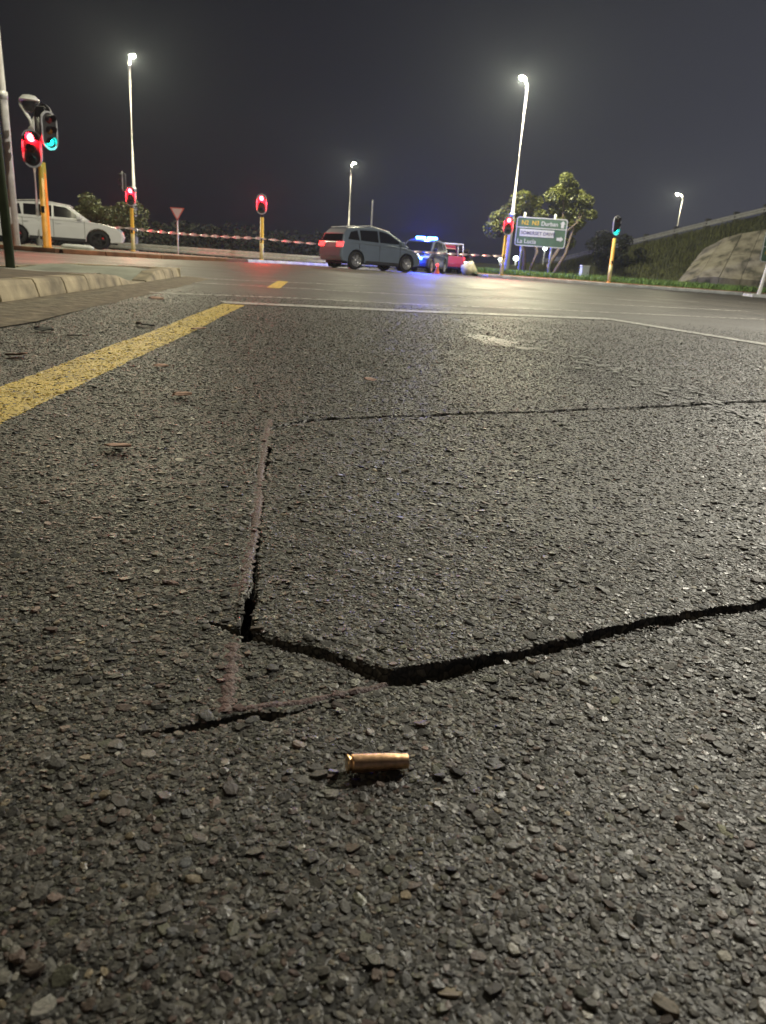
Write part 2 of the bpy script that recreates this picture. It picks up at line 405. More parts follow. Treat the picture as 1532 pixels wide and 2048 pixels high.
ls = np.concatenate([np.arange(len(Q))*4, Q.size + np.concatenate([[0], np.cumsum(es)[:-1]])]).astype(np.int32)
me.polygons.foreach_set('loop_start', ls)
me.polygons.foreach_set('use_smooth', np.concatenate([np.ones(len(Q), bool), np.zeros(len(extra), bool)]))
me.update(calc_edges=True); me.validate()
me.materials.append(M['asphalt'])
road = bpy.data.objects.new('road', me); col.objects.link(road); tag(road, kind='structure')

# yellow edge line: left and right edge
def yl_left(y): return -.70 - .0795*y
def yl_right(y): return -.558 - .0806*y
YL0, YL1 = -3.0, 4.72

# --- aggregate stones standing in the surface
def jitter(y0, y1, s, um):
    rows = []
    for yy in np.arange(y0, y1, s*.87):
        xs = np.arange(-um*yy-.05, um*yy+.05, s) + rng.uniform(0, s)
        rows.append(np.stack([xs, np.full_like(xs, yy)], 1))
    p = np.vstack(rows); p += rng.uniform(-.48*s, .48*s, p.shape)
    return p
sets = [(jitter(.16, 1.25, .0060, .64), .0020, .42), (jitter(.16, .85, .0033, .62), .0012, .30),
        (jitter(.16, 1.6, .022, .64), .0025, .25), (jitter(1.25, 2.6, .0066, .62), .0023, .38), (jitter(2.6, 6.4, .0094, .58), .0029, .35)]
PX, SZ = [], []
for p, s0, sg in sets:
    PX.append(p); SZ.append(s0*np.exp(rng.normal(0, sg, len(p))))
PX = np.vstack(PX); SZ = np.clip(np.concatenate(SZ), .0008, .0060)
dp, nr = seg_field(PX[:, 0], PX[:, 1])
def band(p, pts, wd):
    m_ = np.zeros(len(p), bool)
    for (ax, ay), (bx, by) in zip(pts, pts[1:]):
        dx, dy = bx-ax, by-ay
        t = np.clip(((p[:, 0]-ax)*dx+(p[:, 1]-ay)*dy)/(dx*dx+dy*dy), 0, 1)
        m_ |= np.hypot(p[:, 0]-ax-t*dx, p[:, 1]-ay-t*dy) < wd
    return m_
SEAL = [([(-.127,.628),(-.146,.80),(-.165,.93),(-.186,1.06),(-.205,1.20),(-.222,1.33),(-.231,1.42)], .012),
        ([(-.114,.535),(-.108,.50),(-.099,.44)], .015), ([(-.099,.442),(-.05,.458),(.012,.489)], .009)]
seal = np.zeros(len(PX), bool)
for pts, wd in SEAL: seal |= band(PX, pts, wd*.55)
keep = (rng.random(len(PX)) > np.clip((PX[:, 1]-3.0)/3.3, 0, 1)) & (nr > SZ*.35) & ~(seal & (rng.random(len(PX)) < .80))
PX, SZ, seal = PX[keep], SZ[keep], seal[keep]
n = len(PX)
pal = np.array([(.050,.048,.043),(.085,.080,.070),(.115,.108,.094),(.15,.145,.13),(.12,.085,.068),(.13,.085,.072),(.10,.10,.068),(.17,.135,.085),(.27,.255,.215),(.030,.029,.027),(.095,.10,.105)])
pw = np.array([.15,.20,.17,.10,.09,.06,.07,.04,.03,.06,.03]); pw /= pw.sum()
C = pal[rng.choice(len(pal), n, p=pw)] * np.exp(rng.normal(-.42, .42, (n, 1)))
C[seal] = np.array([.13, .062, .060])*rng.uniform(.6, 1.3, (seal.sum(), 1))
iny = (PX[:, 0] > yl_left(PX[:, 1])) & (PX[:, 0] < yl_right(PX[:, 1])) & (PX[:, 1] < YL1)
low_n = 1 + .55*vnoise(PX[:, 0], PX[:, 1], .30, 51) + .35*vnoise(PX[:, 0], PX[:, 1], .9, 52)
C *= low_n[:, None]
tt = np.clip((4.9-PX[:, 1])/3.1, 0, 1); off = np.abs(PX[:, 0]-(.36+.54*tt)) + .10*vnoise(PX[:, 0], PX[:, 1], .12, 53)
damp = (off < .10+.10*tt) & (PX[:, 1] > 1.7)
C[damp] *= .50
pt_ = iny & (rng.random(n) < .84)
C[pt_] = np.array([.66, .47, .075])*rng.uniform(.6, 1.1, (pt_.sum(), 1))
stw = np.abs((PX[:, 1]) - (5.2+.455*PX[:, 0])) < 0
zs = road_h(PX[:, 0], PX[:, 1])*edge_fade(PX[:, 0], PX[:, 1]) - .002*edge_fade(PX[:, 0], PX[:, 1])
flat = rng.uniform(.42, .72, n)
SC = np.stack([SZ*rng.uniform(.8, 1.35, n), SZ*rng.uniform(.7, 1.1, n), SZ*flat], 1)
ROT = np.stack([rng.normal(0, .12, n), rng.normal(0, .12, n), rng.uniform(0, 6.283, n)], 1)
zc = zs + SC[:, 2]*rng.uniform(-.52, .08, n)
pm = bpy.data.meshes.new('aggregate')
pm.vertices.add(n); pm.vertices.foreach_set('co', np.stack([PX[:, 0], PX[:, 1], zc], 1).astype(np.float32).ravel())
for nm, arr in (('rot', ROT), ('scl', SC)):
    at = pm.attributes.new(nm, 'FLOAT_VECTOR', 'POINT'); at.data.foreach_set('vector', arr.astype(np.float32).ravel())
at = pm.attributes.new('col', 'FLOAT_COLOR', 'POINT'); at.data.foreach_set('color', np.hstack([C, np.ones((n, 1))]).astype(np.float32).ravel())
at = pm.attributes.new('rgh', 'FLOAT', 'POINT'); at.data.foreach_set('value', rng.uniform(.34, .80, n).astype(np.float32))
at = pm.attributes.new('vid', 'INT', 'POINT'); at.data.foreach_set('value', rng.integers(0, 7, n).astype(np.int32))
pm.update(); pm.materials.append(M['stone'])
agg = bpy.data.objects.new('aggregate', pm); col.objects.link(agg); agg.parent = road; tag(agg, kind='stuff')
ng = bpy.data.node_groups.new('stones', 'GeometryNodeTree')
ng.interface.new_socket('Geometry', in_out='INPUT', socket_type='NodeSocketGeometry')
ng.interface.new_socket('Geometry', in_out='OUTPUT', socket_type='NodeSocketGeometry')
GN = ng.nodes.new; GL = ng.links.new
gi = GN('NodeGroupInput'); go = GN('NodeGroupOutput')
jn = GN('GeometryNodeJoinGeometry')
for k in range(7):
    ico = GN('GeometryNodeMeshIcoSphere'); ico.inputs['Radius'].default_value = 1.0; ico.inputs['Subdivisions'].default_value = 2
    sp = GN('GeometryNodeSetPosition'); nz = GN('ShaderNodeTexNoise'); nz.noise_dimensions = '4D'
    nz.inputs['W'].default_value = 3.1*k; nz.inputs['Scale'].default_value = 0.85; nz.inputs['Detail'].default_value = 1.5
    ps = GN('GeometryNodeInputPosition'); GL(ps.outputs[0], nz.inputs['Vector'])
    sb = GN('ShaderNodeVectorMath'); sb.operation = 'SUBTRACT'; sb.inputs[1].default_value = (.5, .5, .5); GL(nz.outputs['Color'], sb.inputs[0])
    ml = GN('ShaderNodeVectorMath'); ml.operation = 'SCALE'; ml.inputs['Scale'].default_value = 1.7; GL(sb.outputs[0], ml.inputs[0])
    ad2 = GN('ShaderNodeVectorMath'); ad2.operation = 'ADD'; GL(ps.outputs[0], ad2.inputs[0]); GL(ml.outputs[0], ad2.inputs[1])
    mi = GN('ShaderNodeVectorMath'); mi.operation = 'MINIMUM'; mi.inputs[1].default_value = (.95, .9+.05*k, .62); GL(ad2.outputs[0], mi.inputs[0])
    ma = GN('ShaderNodeVectorMath'); ma.operation = 'MAXIMUM'; ma.inputs[1].default_value = (-.8-.05*k, -.9, -1); GL(mi.outputs[0], ma.inputs[0])
    GL(ico.outputs[0], sp.inputs['Geometry']); GL(ma.outputs[0], sp.inputs['Position'])
    sm_ = GN('GeometryNodeSetMaterial'); sm_.inputs['Material'].default_value = M['stone']; GL(sp.outputs[0], sm_.inputs[0])
    g2 = GN('GeometryNodeGeometryToInstance'); GL(sm_.outputs[0], g2.inputs[0]); GL(g2.outputs[0], jn.inputs[0])
ip = GN('GeometryNodeInstanceOnPoints')
def na(name, typ):
    q = GN('GeometryNodeInputNamedAttribute'); q.data_type = typ; q.inputs[0].default_value = name; return q.outputs[0]
GL(gi.outputs[0], ip.inputs['Points']); GL(jn.outputs[0], ip.inputs['Instance'])
ip.inputs['Pick Instance'].default_value = True
GL(na('vid', 'INT'), ip.inputs['Instance Index']); GL(na('rot', 'FLOAT_VECTOR'), ip.inputs['Rotation']); GL(na('scl', 'FLOAT_VECTOR'), ip.inputs['Scale'])
GL(ip.outputs[0], go.inputs[0])
md = agg.modifiers.new('stones', 'NODES'); md.node_group = ng

# --- sealant poured along the saw cuts
M['sealant'] = mat('crack_sealant', (0.085, 0.040, 0.040), 0.6, 0, 0.5, 300, 0.3)
for pts, wd in SEAL:
    b = MB(); P_ = []
    for (ax, ay), (bx, by) in zip(pts, pts[1:]):
        k = max(2, int(math.hypot(bx-ax, by-ay)/.004))
        P_ += [(ax+(bx-ax)*i/k, ay+(by-ay)*i/k) for i in range(k)]
    P_.append(pts[-1])
    rows = []
    for i, (x, y) in enumerate(P_):
        q = P_[min(i+1, len(P_)-1)]; q0 = P_[max(i-1, 0)]
        dx, dy = q[0]-q0[0], q[1]-q0[1]; l = math.hypot(dx, dy); nx_, ny_ = dy/l, -dx/l
        hw = wd*.5*(1+.35*math.sin(i*1.7)+random.uniform(-.3, .3))
        rw = []
        for s in (-1, -.4, .4, 1):
            X, Yy = x+nx_*hw*s, y+ny_*hw*s
            z = float(road_h(np.array([X]), np.array([Yy]))[0]) - .002 + ((.0009 if y < .6 else .0003)+random.uniform(-.0006, .0006) if abs(s) < 1 else -.0014)
            rw.append((X, Yy, z))
        rows.append(b.addv(rw))
    for i in range(len(rows)-1):
        for k in range(3): b.face((rows[i]+k, rows[i]+k+1, rows[i+1]+k+1, rows[i+1]+k), 0, True)
    b.build('crack_sealant', M['sealant'], road)

# --- painted markings
def strip(name, pts, wd, m, z=.003):
    b = MB(); L_ = []
    for i, (x, y) in enumerate(pts):
        q = pts[min(i+1, len(pts)-1)]; q0 = pts[max(i-1, 0)]
        dx, dy = q[0]-q0[0], q[1]-q0[1]; l = math.hypot(dx, dy)
        L_.append(b.addv([(x-dy/l*wd/2, y+dx/l*wd/2, z), (x+dy/l*wd/2, y-dx/l*wd/2, z)]))
    for i in range(len(L_)-1): b.face((L_[i], L_[i]+1, L_[i+1]+1, L_[i+1]))
    return b.build(name, m, road, recalc=False)
b = MB(); rows = []
for yy in np.concatenate([np.arange(YL0, .2, .4), np.arange(.2, YL1+.001, .02)]):
    xs = np.linspace(yl_left(yy)+.004*random.uniform(-1, 1), yl_right(yy)+.004*random.uniform(-1, 1), 6)
    yv = np.full(6, yy)
    z = road_h(xs, yv)*edge_fade(xs, yv)-.002*edge_fade(xs, yv) + (.0004 if yy > .2 else .003)
    rows.append(b.addv(list(zip(xs, yv, z))))
for i in range(len(rows)-1):
    for k in range(5): b.face((rows[i]+k, rows[i]+k+1, rows[i+1]+k+1, rows[i+1]+k))
b.build('yellow_edge_line', M['yellow_line'], road, recalc=False)
strip('stop_line', [(-1.10,4.80),(-.5,5.03),(.12,5.29),(.75,5.62),(1.72,6.10)], .20, M['white_line'], .0045)
strip('lane_line', [(1.70,6.0),(2.15,4.44),(2.7,2.2),(3.3,-.5),(4.0,-4)], .12, M['white_line'], .0045)
strip('crossing_line', [(-1.72,5.32),(-.76,5.92),(.22,6.3),(1.39,7.03),(2.53,7.6),(4.6,8.6)], .09, M['faint_line'], .0035)
strip('crossing_line', [(-1.97,7.46),(-1.05,7.83),(.02,8.2),(2.0,9.4),(5,11)], .10, M['faint_line'], .0035)
strip('crossing_line', [(-2.3,8.7),(-1.6,9.3),(-.4,10.4)], .12, M['faint_line'], .0035)
strip('yellow_dash', [(-1.22,7.5),(-1.47,9.8)], .13, M['yellow_line'], .004)
for x0, y0, x1, y1 in ((7.2,18.8,7.75,18.2),(7.9,18.0,8.4,17.4),(3.5,12.5,4.1,12.7),(5.0,15.2,5.8,15.0),(2.2,14.0,3.0,14.5),(9.5,24,10.6,23.8),(5.5,24,6.6,23.9)):
    strip('lane_dash', [(x0,y0),(x1,y1)], .11, M['white_line'], .004)
strip('slip_lane_line', [(-14,17.5),(-9,15.5),(-5,14.2)], .12, M['white_line'], .004)

# ------------------------------------------------------------ ground to the horizon
b = MB(); b.addv([(-700,-150,-.55),(700,-150,-.55),(700,900,-.55),(-700,900,-.55)]); b.face((0,1,2,3))
tag(b.build('ground', M['ground']), kind='structure')

# ------------------------------------------------------------ splitter island beside the camera
def kx(y): return -1.455 - .112*y if y < 6.2 else -2.149 - .122*(y-6.2)
def lx(y): return -2.47 - .72*(8.72-y) if y > 5 else -5.15 - .1*(5-y)
def kh(y):
    if y < 5.75: return .10
    if y < 6.25: return .10-.085*(y-5.75)/.5
    if y < 6.85: return .015
    if y < 7.35: return .015+.085*(y-6.85)/.5
    return .10
b = MB(); prev = None
for yy in list(np.arange(-8, 5.5, .5))+list(np.arange(5.5, 8.55, .12)):
    xs = np.linspace(lx(yy)+.14, kx(yy)-.13, 7)
    r_ = b.addv([(x, yy, kh(yy)-.008+(.03*float(vnoise(np.array([x]), np.array([yy]), .5, 21)[0])*(1 if 0 < k < 6 else 0))) for k, x in enumerate(xs)])
    if prev is not None:
        for k in range(6): b.face((prev+k, prev+k+1, r_+k+1, r_+k), 1 if 5.7 < yy < 7.6 else 0, True)
    prev = r_
isl = tag(b.build('pavement', [M['soil'], M['paving']], recalc=False), kind='structure')
M['kerb'] = mat('stained_kerb_concrete', (0.34, 0.285, 0.18), 0.88, 0, 0.62, 5.5, 0.6)
def kerbstone(x0, y0, x1, y1, h0, h1, inward, m, parent, wd=.14):
    """one kerb block from (x0,y0) to (x1,y1), battered face"""
    b = MB(); dx, dy = x1-x0, y1-y0; l = math.hypot(dx, dy); g_ = .005
    ux, uy = dx/l, dy/l; nx_, ny_ = inward
    pr = [(0, -.12), (0, .2), (.016, .78), (.030, 1.0), (wd, 1.0), (wd, -.12)]
    r_ = []
    for t_, hh in ((g_, h0), (l-g_, h1)):
        r_.append(b.addv([(x0+ux*t_+nx_*o_, y0+uy*t_+ny_*o_, (hh*z_ if z_ > 0 else z_)) for o_, z_ in pr]))
    n_ = len(pr)
    for k in range(n_): b.face((r_[0]+k, r_[0]+(k+1) % n_, r_[1]+(k+1) % n_, r_[1]+k))
    b.face([r_[0]+k for k in range(n_)]); b.face([r_[1]+k for k in range(n_)][::-1])
    return b.build('kerb_stone', m, parent, bevel=.006)
yy = -4.0
while yy < 8.5:
    st = random.uniform(.42, .52); y2 = min(yy+st, 8.68)
    j = random.uniform(-.006, .006)
    kerbstone(kx(yy)+j, yy, kx(y2)+j, y2, kh(yy)+random.uniform(-.004, .004), kh(y2)+random.uniform(-.004, .004), (-1, -.11), M['kerb'], isl)
    yy = y2
nose = [(kx(8.68), 8.68), (-2.50, 8.80), (-2.56, 8.79), (lx(8.6), 8.6)]
for (p0, p1) in zip(nose, nose[1:]):
    dx, dy = p1[0]-p0[0], p1[1]-p0[1]; l = math.hypot(dx, dy)
    kerbstone(p0[0], p0[1], p1[0], p1[1], .10, .10, (-dy/l, dx/l), M['kerb'], isl, .07)
yy = 8.6
while yy > 2.5:
    y2 = yy-.5
    kerbstone(lx(yy), yy, lx(y2), y2, kh(yy), kh(y2), (.97, -.24), M['kerb'], isl); yy = y2
# concrete gutter channel along the kerb
b = MB(); prev = None
for yy in list(np.arange(-5, 9.0, .1)):
    wdt = .42-.012*yy
    e_ = .012*float(vnoise(np.array([yy]), np.array([0.]), .3, 31)[0])
    r_ = b.addv([(kx(yy)+.004, yy, .010), (kx(yy)+wdt*.6, yy, .005), (kx(yy)+wdt+e_*4, yy, .0012)])
    if prev is not None:
        for k in range(2): b.face((prev+k, prev+k+1, r_+k+1, r_+k), 0, True)
    prev = r_
M['gutter'] = mat('silted_gutter_concrete', (0.17, 0.14, 0.088), 0.92, 0, 0.65, 14, 0.9)
tag(b.build('gutter', M['gutter'], recalc=False), kind='structure')

# ------------------------------------------------------------ far left verge
edge = [(-40,27),(-22,23),(-14,21.0),(-10.6,20.2),(-8.6,19.6),(-7.9,20.6),(-7.0,22.4),(-6.45,25.2),(-5.9,29.5),(-5.2,33.5),(-4.2,36.5),(-3.6,37.6)]
b = MB()
i0 = b.addv([(x, y, .10) for x, y in edge]); i1 = b.addv([(x-.25, y+.9, .09) for x, y in edge]); i2 = b.addv([(x-1.2, 39.2+.1*k, .05) for k, (x, y) in enumerate(edge)]); i3 = b.addv([(x-3, 43, -.5) for x, y in edge]); i4 = b.addv([(x-6, 90, -.5) for x, y in edge])
for k in range(len(edge)-1):
    b.face((i0+k, i0+k+1, i1+k+1, i1+k), 1); b.face((i1+k, i1+k+1, i2+k+1, i2+k), 0); b.face((i2+k, i2+k+1, i3+k+1, i3+k), 2); b.face((i3+k, i3+k+1, i4+k+1, i4+k), 2)
vl = tag(b.build('verge', [M['paving'], M['redsoil'], M['ground']], recalc=False), kind='structure')
def subdivide(pts, st):
    o_ = []
    for (ax, ay), (bx, by) in zip(pts, pts[1:]):
        k = max(1, round(math.hypot(bx-ax, by-ay)/st))
        o_ += [(ax+(bx-ax)*i/k, ay+(by-ay)*i/k) for i in range(k)]
    return o_+[pts[-1]]
for (p0, p1) in zip(subdivide(edge, 1.0), subdivide(edge, 1.0)[1:]):
    dx, dy = p1[0]-p0[0], p1[1]-p0[1]; l = math.hypot(dx, dy)
    if p0[0] > -16: kerbstone(p0[0]+.15*dy/l, p0[1]-.15*dx/l, p1[0]+.15*dy/l, p1[1]-.15*dx/l, .11, .11, (-dy/l, dx/l), M['redsoil'] if p1[1] < 30 else M['concrete_far'], vl, .16)

# ------------------------------------------------------------ right verge, kerb and embankment
b = MB()
re = [(3.9,39.2),(4.3,38.3),(5.4,37.95),(10,38.0),(17,38.1),(30,38.4),(70,40)]
def crest(x): # height and distance of the ramp's edge
    t = (x-12.2)/10.2
    return (max(.9, min(5.6, 1.1+3.55*t)), 60-9.8*t if t < 1.2 else 48.2-3*(t-1.2))
gx = list(np.arange(3.9, 30, .7))+list(np.arange(30, 71, 4)); gy = [0, .04, .1, .18, .3, .42, .55, .7, .85, 1.0, 1.06, 1.4]
def toe(x): return 44.5-.18*max(0, x-14)
prev = None
for x in gx:
    yk = np.interp(x, [q[0] for q in re], [q[1] for q in re])
    hc, yc = crest(x); yt = toe(x)
    r_ = []
    for s in np.linspace(0, 1, 7): r_.append((x, yk+.1+(yt-yk-.1)*s, .12+.12*s+.05*float(vnoise(np.array([x]), np.array([s*6]), 1.2, 41)[0])))
    for s in gy[1:]:
        y = yt+(yc-yt)*s; q = min(1, s); q = q*q*(3-2*q)*.55+q*.45
        h_ = .24+(hc-.24)*q + (.22*float(vnoise(np.array([x]), np.array([y]), 1.7, 43)[0]) if s < .99 else 0)
        r_.append((x, y, h_))
    i_ = b.addv(r_)
    if prev is not None:
        for k in range(len(r_)-1): b.face((prev+k, i_+k, i_+k+1, prev+k+1), 0 if k < 6 else 1, True)
    prev = i_; nrow = len(r_)
bank = tag(b.build('embankment', [M['grass_ground'], M['bank']], recalc=False), kind='structure')
rk = subdivide(re, 1.0)
for (p0, p1) in zip(rk, rk[1:]):
    dx, dy = p1[0]-p0[0], p1[1]-p0[1]; l = math.hypot(dx, dy)
    if p0[0] < 24: kerbstone(p0[0]+.02, p0[1]-.05, p1[0]+.02, p1[1]-.05, .14, .14, (-dy/l, dx/l), M['concrete_far'], bank, .18)
# soil strip behind the kerb
b = MB(); prev = None
for (x, y) in rk:
    i_ = b.addv([(x, y+.14, .132), (x, y+.75+.25*math.sin(x*1.3), .175)])
    if prev is not None: b.face((prev, i_, i_+1, prev+1), 0, True)
    prev = i_
b.build('soil_strip', M['redsoil'], bank, recalc=False)
# grass on the verge
def grass(name, m, n_, fx, fy, fz, hmin, hmax, parent, wd=.012):
    b = MB()
    for _ in range(n_):
        x, y = fx(), 0; y = fy(x); z = fz(x, y)
        h_ = random.uniform(hmin, hmax); a_ = random.uniform(0, 6.28); le = random.uniform(.1, .6)*h_
        c_, s_ = math.cos(a_)*wd, math.sin(a_)*wd; lx_, ly_ = le*math.cos(a_+1.5), le*math.sin(a_+1.5)
        i_ = b.addv([(x-c_, y-s_, z-.02), (x+c_, y+s_, z-.02), (x+lx_*.4+c_*.7, y+ly_*.4+s_*.7, z+h_*.6), (x+lx_*.4-c_*.7, y+ly_*.4-s_*.7, z+h_*.6), (x+lx_, y+ly_, z+h_)])
        b.face((i_, i_+1, i_+2, i_+3)); b.face((i_+3, i_+2, i_+4))
    o = b.build(name, m, parent, recalc=False); return tag(o, kind='stuff')
bvh_pts = None
from mathutils.bvhtree import BVHTree
bt = BVHTree.FromPolygons([v_.co for v_ in bank.data.vertices], [tuple(p_.vertices) for p_ in bank.data.polygons])
def bz(x, y):
    h_ = bt.ray_cast(Vector((x, y, 30)), Vector((0, 0, -1)))
    return h_[0].z if h_[0] else .1
g1 = grass('verge_grass', M['grass'], 16000, lambda: random.uniform(4.3, 22), lambda x: random.triangular(38.7, 44.5, 39.6), bz, .08, .34, None, .018)
tag(g1, 'short green grass growing along the verge behind the kerb', 'grass')
g2 = grass('bank_grass', M['drygrass'], 14000, lambda: random.uniform(9, 26), lambda x: toe(x)+(crest(x)[1]-toe(x))*random.random(), bz, .10, .45, None, .022)
tag(g2, 'rough dry grass growing up the dark embankment slope', 'grass')
# stained concrete slope protection below the bridge
b = MB()
q0 = [Vector((15.6,44.1,.55)), Vector((21.6,41.6,.35)), Vector((23.4,45.2,3.9)), Vector((18.0,47.4,2.6))]
n_ = (q0[1]-q0[0]).cross(q0[3]-q0[0]).normalized()
if n_.y > 0: n_ = -n_
NU, NV = 6, 2; off = n_*.38; th = -n_*.5
for iu in range(NU):
    for iv in range(NV):
        b = MB(); g_ = .012
        def pt(u_, v_): return (q0[0]*(1-u_)+q0[1]*u_)*(1-v_)+(q0[3]*(1-u_)+q0[2]*u_)*v_
        u0_, u1_, v0_, v1_ = iu/NU+g_/6, (iu+1)/NU-g_/6, iv/NV+g_/4, (iv+1)/NV-g_/4
        if iu == 0 and iv == 0:
            wall = empty('retaining_wall', (18.6, 42.9, .3), 0, 'stained sloping concrete retaining wall set into the dark embankment', 'wall')
        c4 = [pt(a_, b__)+n_*(-.62*max(0, 1-a_/.22)) for a_, b__ in ((u0_, v0_), (u1_, v0_), (u1_, v1_), (u0_, v1_))]
        o_ = Vector(wall.location); j = n_*random.uniform(-.015, .015)
        i_ = b.addv([q+off+j-o_ for q in c4]+[q+off+th+j-o_ for q in c4])
        for f_ in ((0,1,2,3),(7,6,5,4),(0,4,5,1),(1,5,6,2),(2,6,7,3),(3,7,4,0)): b.face([i_+k for k in f_])
        if 'wallc' not in M: M['wallc'] = wall_mat()
        b.build('panel', M['wallc'], wall)

# ------------------------------------------------------------ guardrails
def guardrail(name, pts, label, zc, post_h, m, pm_, step=2.0, zf=None, pw_=.06):
    o = empty(name, (pts[0][0], pts[0][1], 0), 0, label, 'guardrail')
    ox, oy = pts[0][:2]
    b = MB(); prev = None
    prof = [(-.02,-.155),(-.055,-.11),(-.055,-.06),(0,-.02),(0,.02),(-.055,.06),(-.055,.11),(-.02,.155)]
    pts = subdivide([q[:2] for q in pts], step)
    for i, (x, y) in enumerate(pts):
        q = pts[min(i+1, len(pts)-1)]; q0_ = pts[max(i-1, 0)]; dx, dy = q[0]-q0_[0], q[1]-q0_[1]; l = math.hypot(dx, dy)
        nx_, ny_ = dy/l, -dx/l
        if ny_ > 0: nx_, ny_ = -nx_, -ny_
        z = zc if zf is None else zf(x, y)+zc
        i_ = b.addv([(x-ox-a_*nx_, y-oy-a_*ny_, z+c_) for a_, c_ in prof]+[(x-ox-(a_+.006)*nx_, y-oy-(a_+.006)*ny_, z+c_) for a_, c_ in prof])
        if prev is not None:
            for k in range(7): b.face((prev+k, i_+k, i_+k+1, prev+k+1), 0, True); b.face((prev+8+k, prev+9+k, i_+9+k, i_+8+k), 0, True)
        prev = i_
        p_ = MB(); p_.box(x-ox-pw_, x-ox+pw_, y-oy+.07, y-oy+.16+pw_, z-post_h, z+.17+(.12 if pw_ > .1 else 0)); p_.build('post', pm_, o, bevel=.01)
    b.build('rail', m, o, recalc=False)
    return o
guardrail('guardrail', [(-15.5,40.6),(-13.4,40.2),(-9,39.4),(-4,38.4),(-2.6,39.2),(2,58),(9,90)], 'long steel guardrail on low posts behind the yield sign', .27, .75, M['galv'], M['dark_metal'], 2.0)
guardrail('guardrail', [(x, crest(x)[1]) for x in (11, 14, 17, 20, 22.5, 25, 28, 32)], 'dark guardrail on stout posts along the top of the embankment', .42, .65, M['rail_grey'], M['dark_metal'], 2.0, lambda x, y: bz(x, y-.05), .16)

# ------------------------------------------------------------ street lamps
WARM = (1.0, .95, .64); COOL = (.92, .97, 1.0)
def street_lamp(x, y, H, yaw, power, label, color=WARM, group='street lamps', r0_=.12, z0=0, head=1.0, arm=.55, lit=True, collar=True, paint='lamp_pole'):
    o = empty('street_lamp', (x, y, z0), yaw, label, 'street lamp')
    b = MB(); b.tube([(0,0,-.1),(0,0,H*.34),(0,0,H*.345),(0,0,H*.97),(.06,0,H)], [r0_*1.15, r0_, r0_*.78, r0_*.62, r0_*.55], 14)
    b.build('pole', M[paint], o)
    if collar:
        b = MB(); b.tube([(0,0,H*.335),(0,0,H*.352)], r0_*1.12, 14); b.build('collar', M['galv'], o)
        b = MB(); b.box(-.05, .05, -r0_*1.15-.006, -r0_*1.02, .55, .95); b.build('hatch', M['galv'], o)
    b = MB(); b.tube([(.03,0,H*.985),(arm*.5,0,H+.05),(arm,0,H+.07)], [r0_*.42, r0_*.4, r0_*.36], 10); b.build('arm', M[paint], o)
    b = MB(); L_ = .62*head
    b.lathe([(0.0,arm-.04),(.05,arm-.04),(.11*head,arm+.08),(.15*head,arm+.3*head),(.13*head,arm+L_*.85),(.04,arm+L_),(0,arm+L_)], 'x', 16)
    b.v = [(q[0], q[1], H+.10+max(q[2]*.55, -.005)) for q in b.v]
    b.build('housing', M['galv'], o)
    b = MB(); cx = arm+.3*head
    b.lathe([(0,-.10),(.12*head,-.075),(.17*head,0)], 'z', 16, 0, (cx,0,H+.09)); b.build('lens', M['led'] if lit else M['headlamp'], o)
    if lit: lamp('lamp_light', o, (cx, 0, H-.06), power, color, .07)
    return o
street_lamp(-15.62, 46, 9.9, R(-60), 5600, 'tall lit street lamp rising beside the yellow signal pole near the yield sign')
street_lamp(5.56, 41, 9.05, R(-115), 9000, 'tall lit street lamp standing beside the signal in front of the green sign')
street_lamp(-5.15, 75, 8.75, R(-70), 3500, 'distant lit street lamp beyond the grey hatchback', collar=True)
street_lamp(29.1, 85, 9.15, R(-150), 3500, 'lit street lamp standing behind the embankment guardrail')
street_lamp(18.3, 75, 4.5, R(20), 0, 'short pale lamp post with dark lamp beside the dark bush', lit=False, r0_=.14)
street_lamp(-10.38, 21, 10.5, R(-40), 2500, 'pale lamp post standing in front of the white car', r0_=.09, z0=.09)
# the lamps that light the approach, on the islands either side of the frame
street_lamp(9.3, 12.2, 9.5, R(185), 10500, 'street lamp on the concrete median island beside the lane line', color=(1.0, .94, .79))
street_lamp(-7.5, -9, 9.0, R(20), 500, 'street lamp on the pavement behind the splitter island', color=(1.0, .80, .50))
b = MB(); b.prism([(8.7,-12),(10.1,-12),(10.1,12.2),(9.7,12.9),(9.1,12.9),(8.7,12.2)], -.05, .14, 0, 'xy'); tag(b.build('median_island', M['concrete'], bevel=.02), kind='structure')
b = MB(); b.prism([(-14,-20),(-6.6,-20),(-6.6,-5),(-14,-5)], -.05, .13, 0, 'xy'); tag(b.build('pavement', M['concrete'], bevel=.02), kind='structure')
# a thin bare mast
b = MB(); b.tube([(0,0,-.6),(0,0,5.5)], [.09,.06], 8)
o = b.build('mast', M['lamp_pole']); o.location = (-2.8, 70, 0); tag(o, 'thin bare grey mast standing far behind the grey hatchback', 'mast')

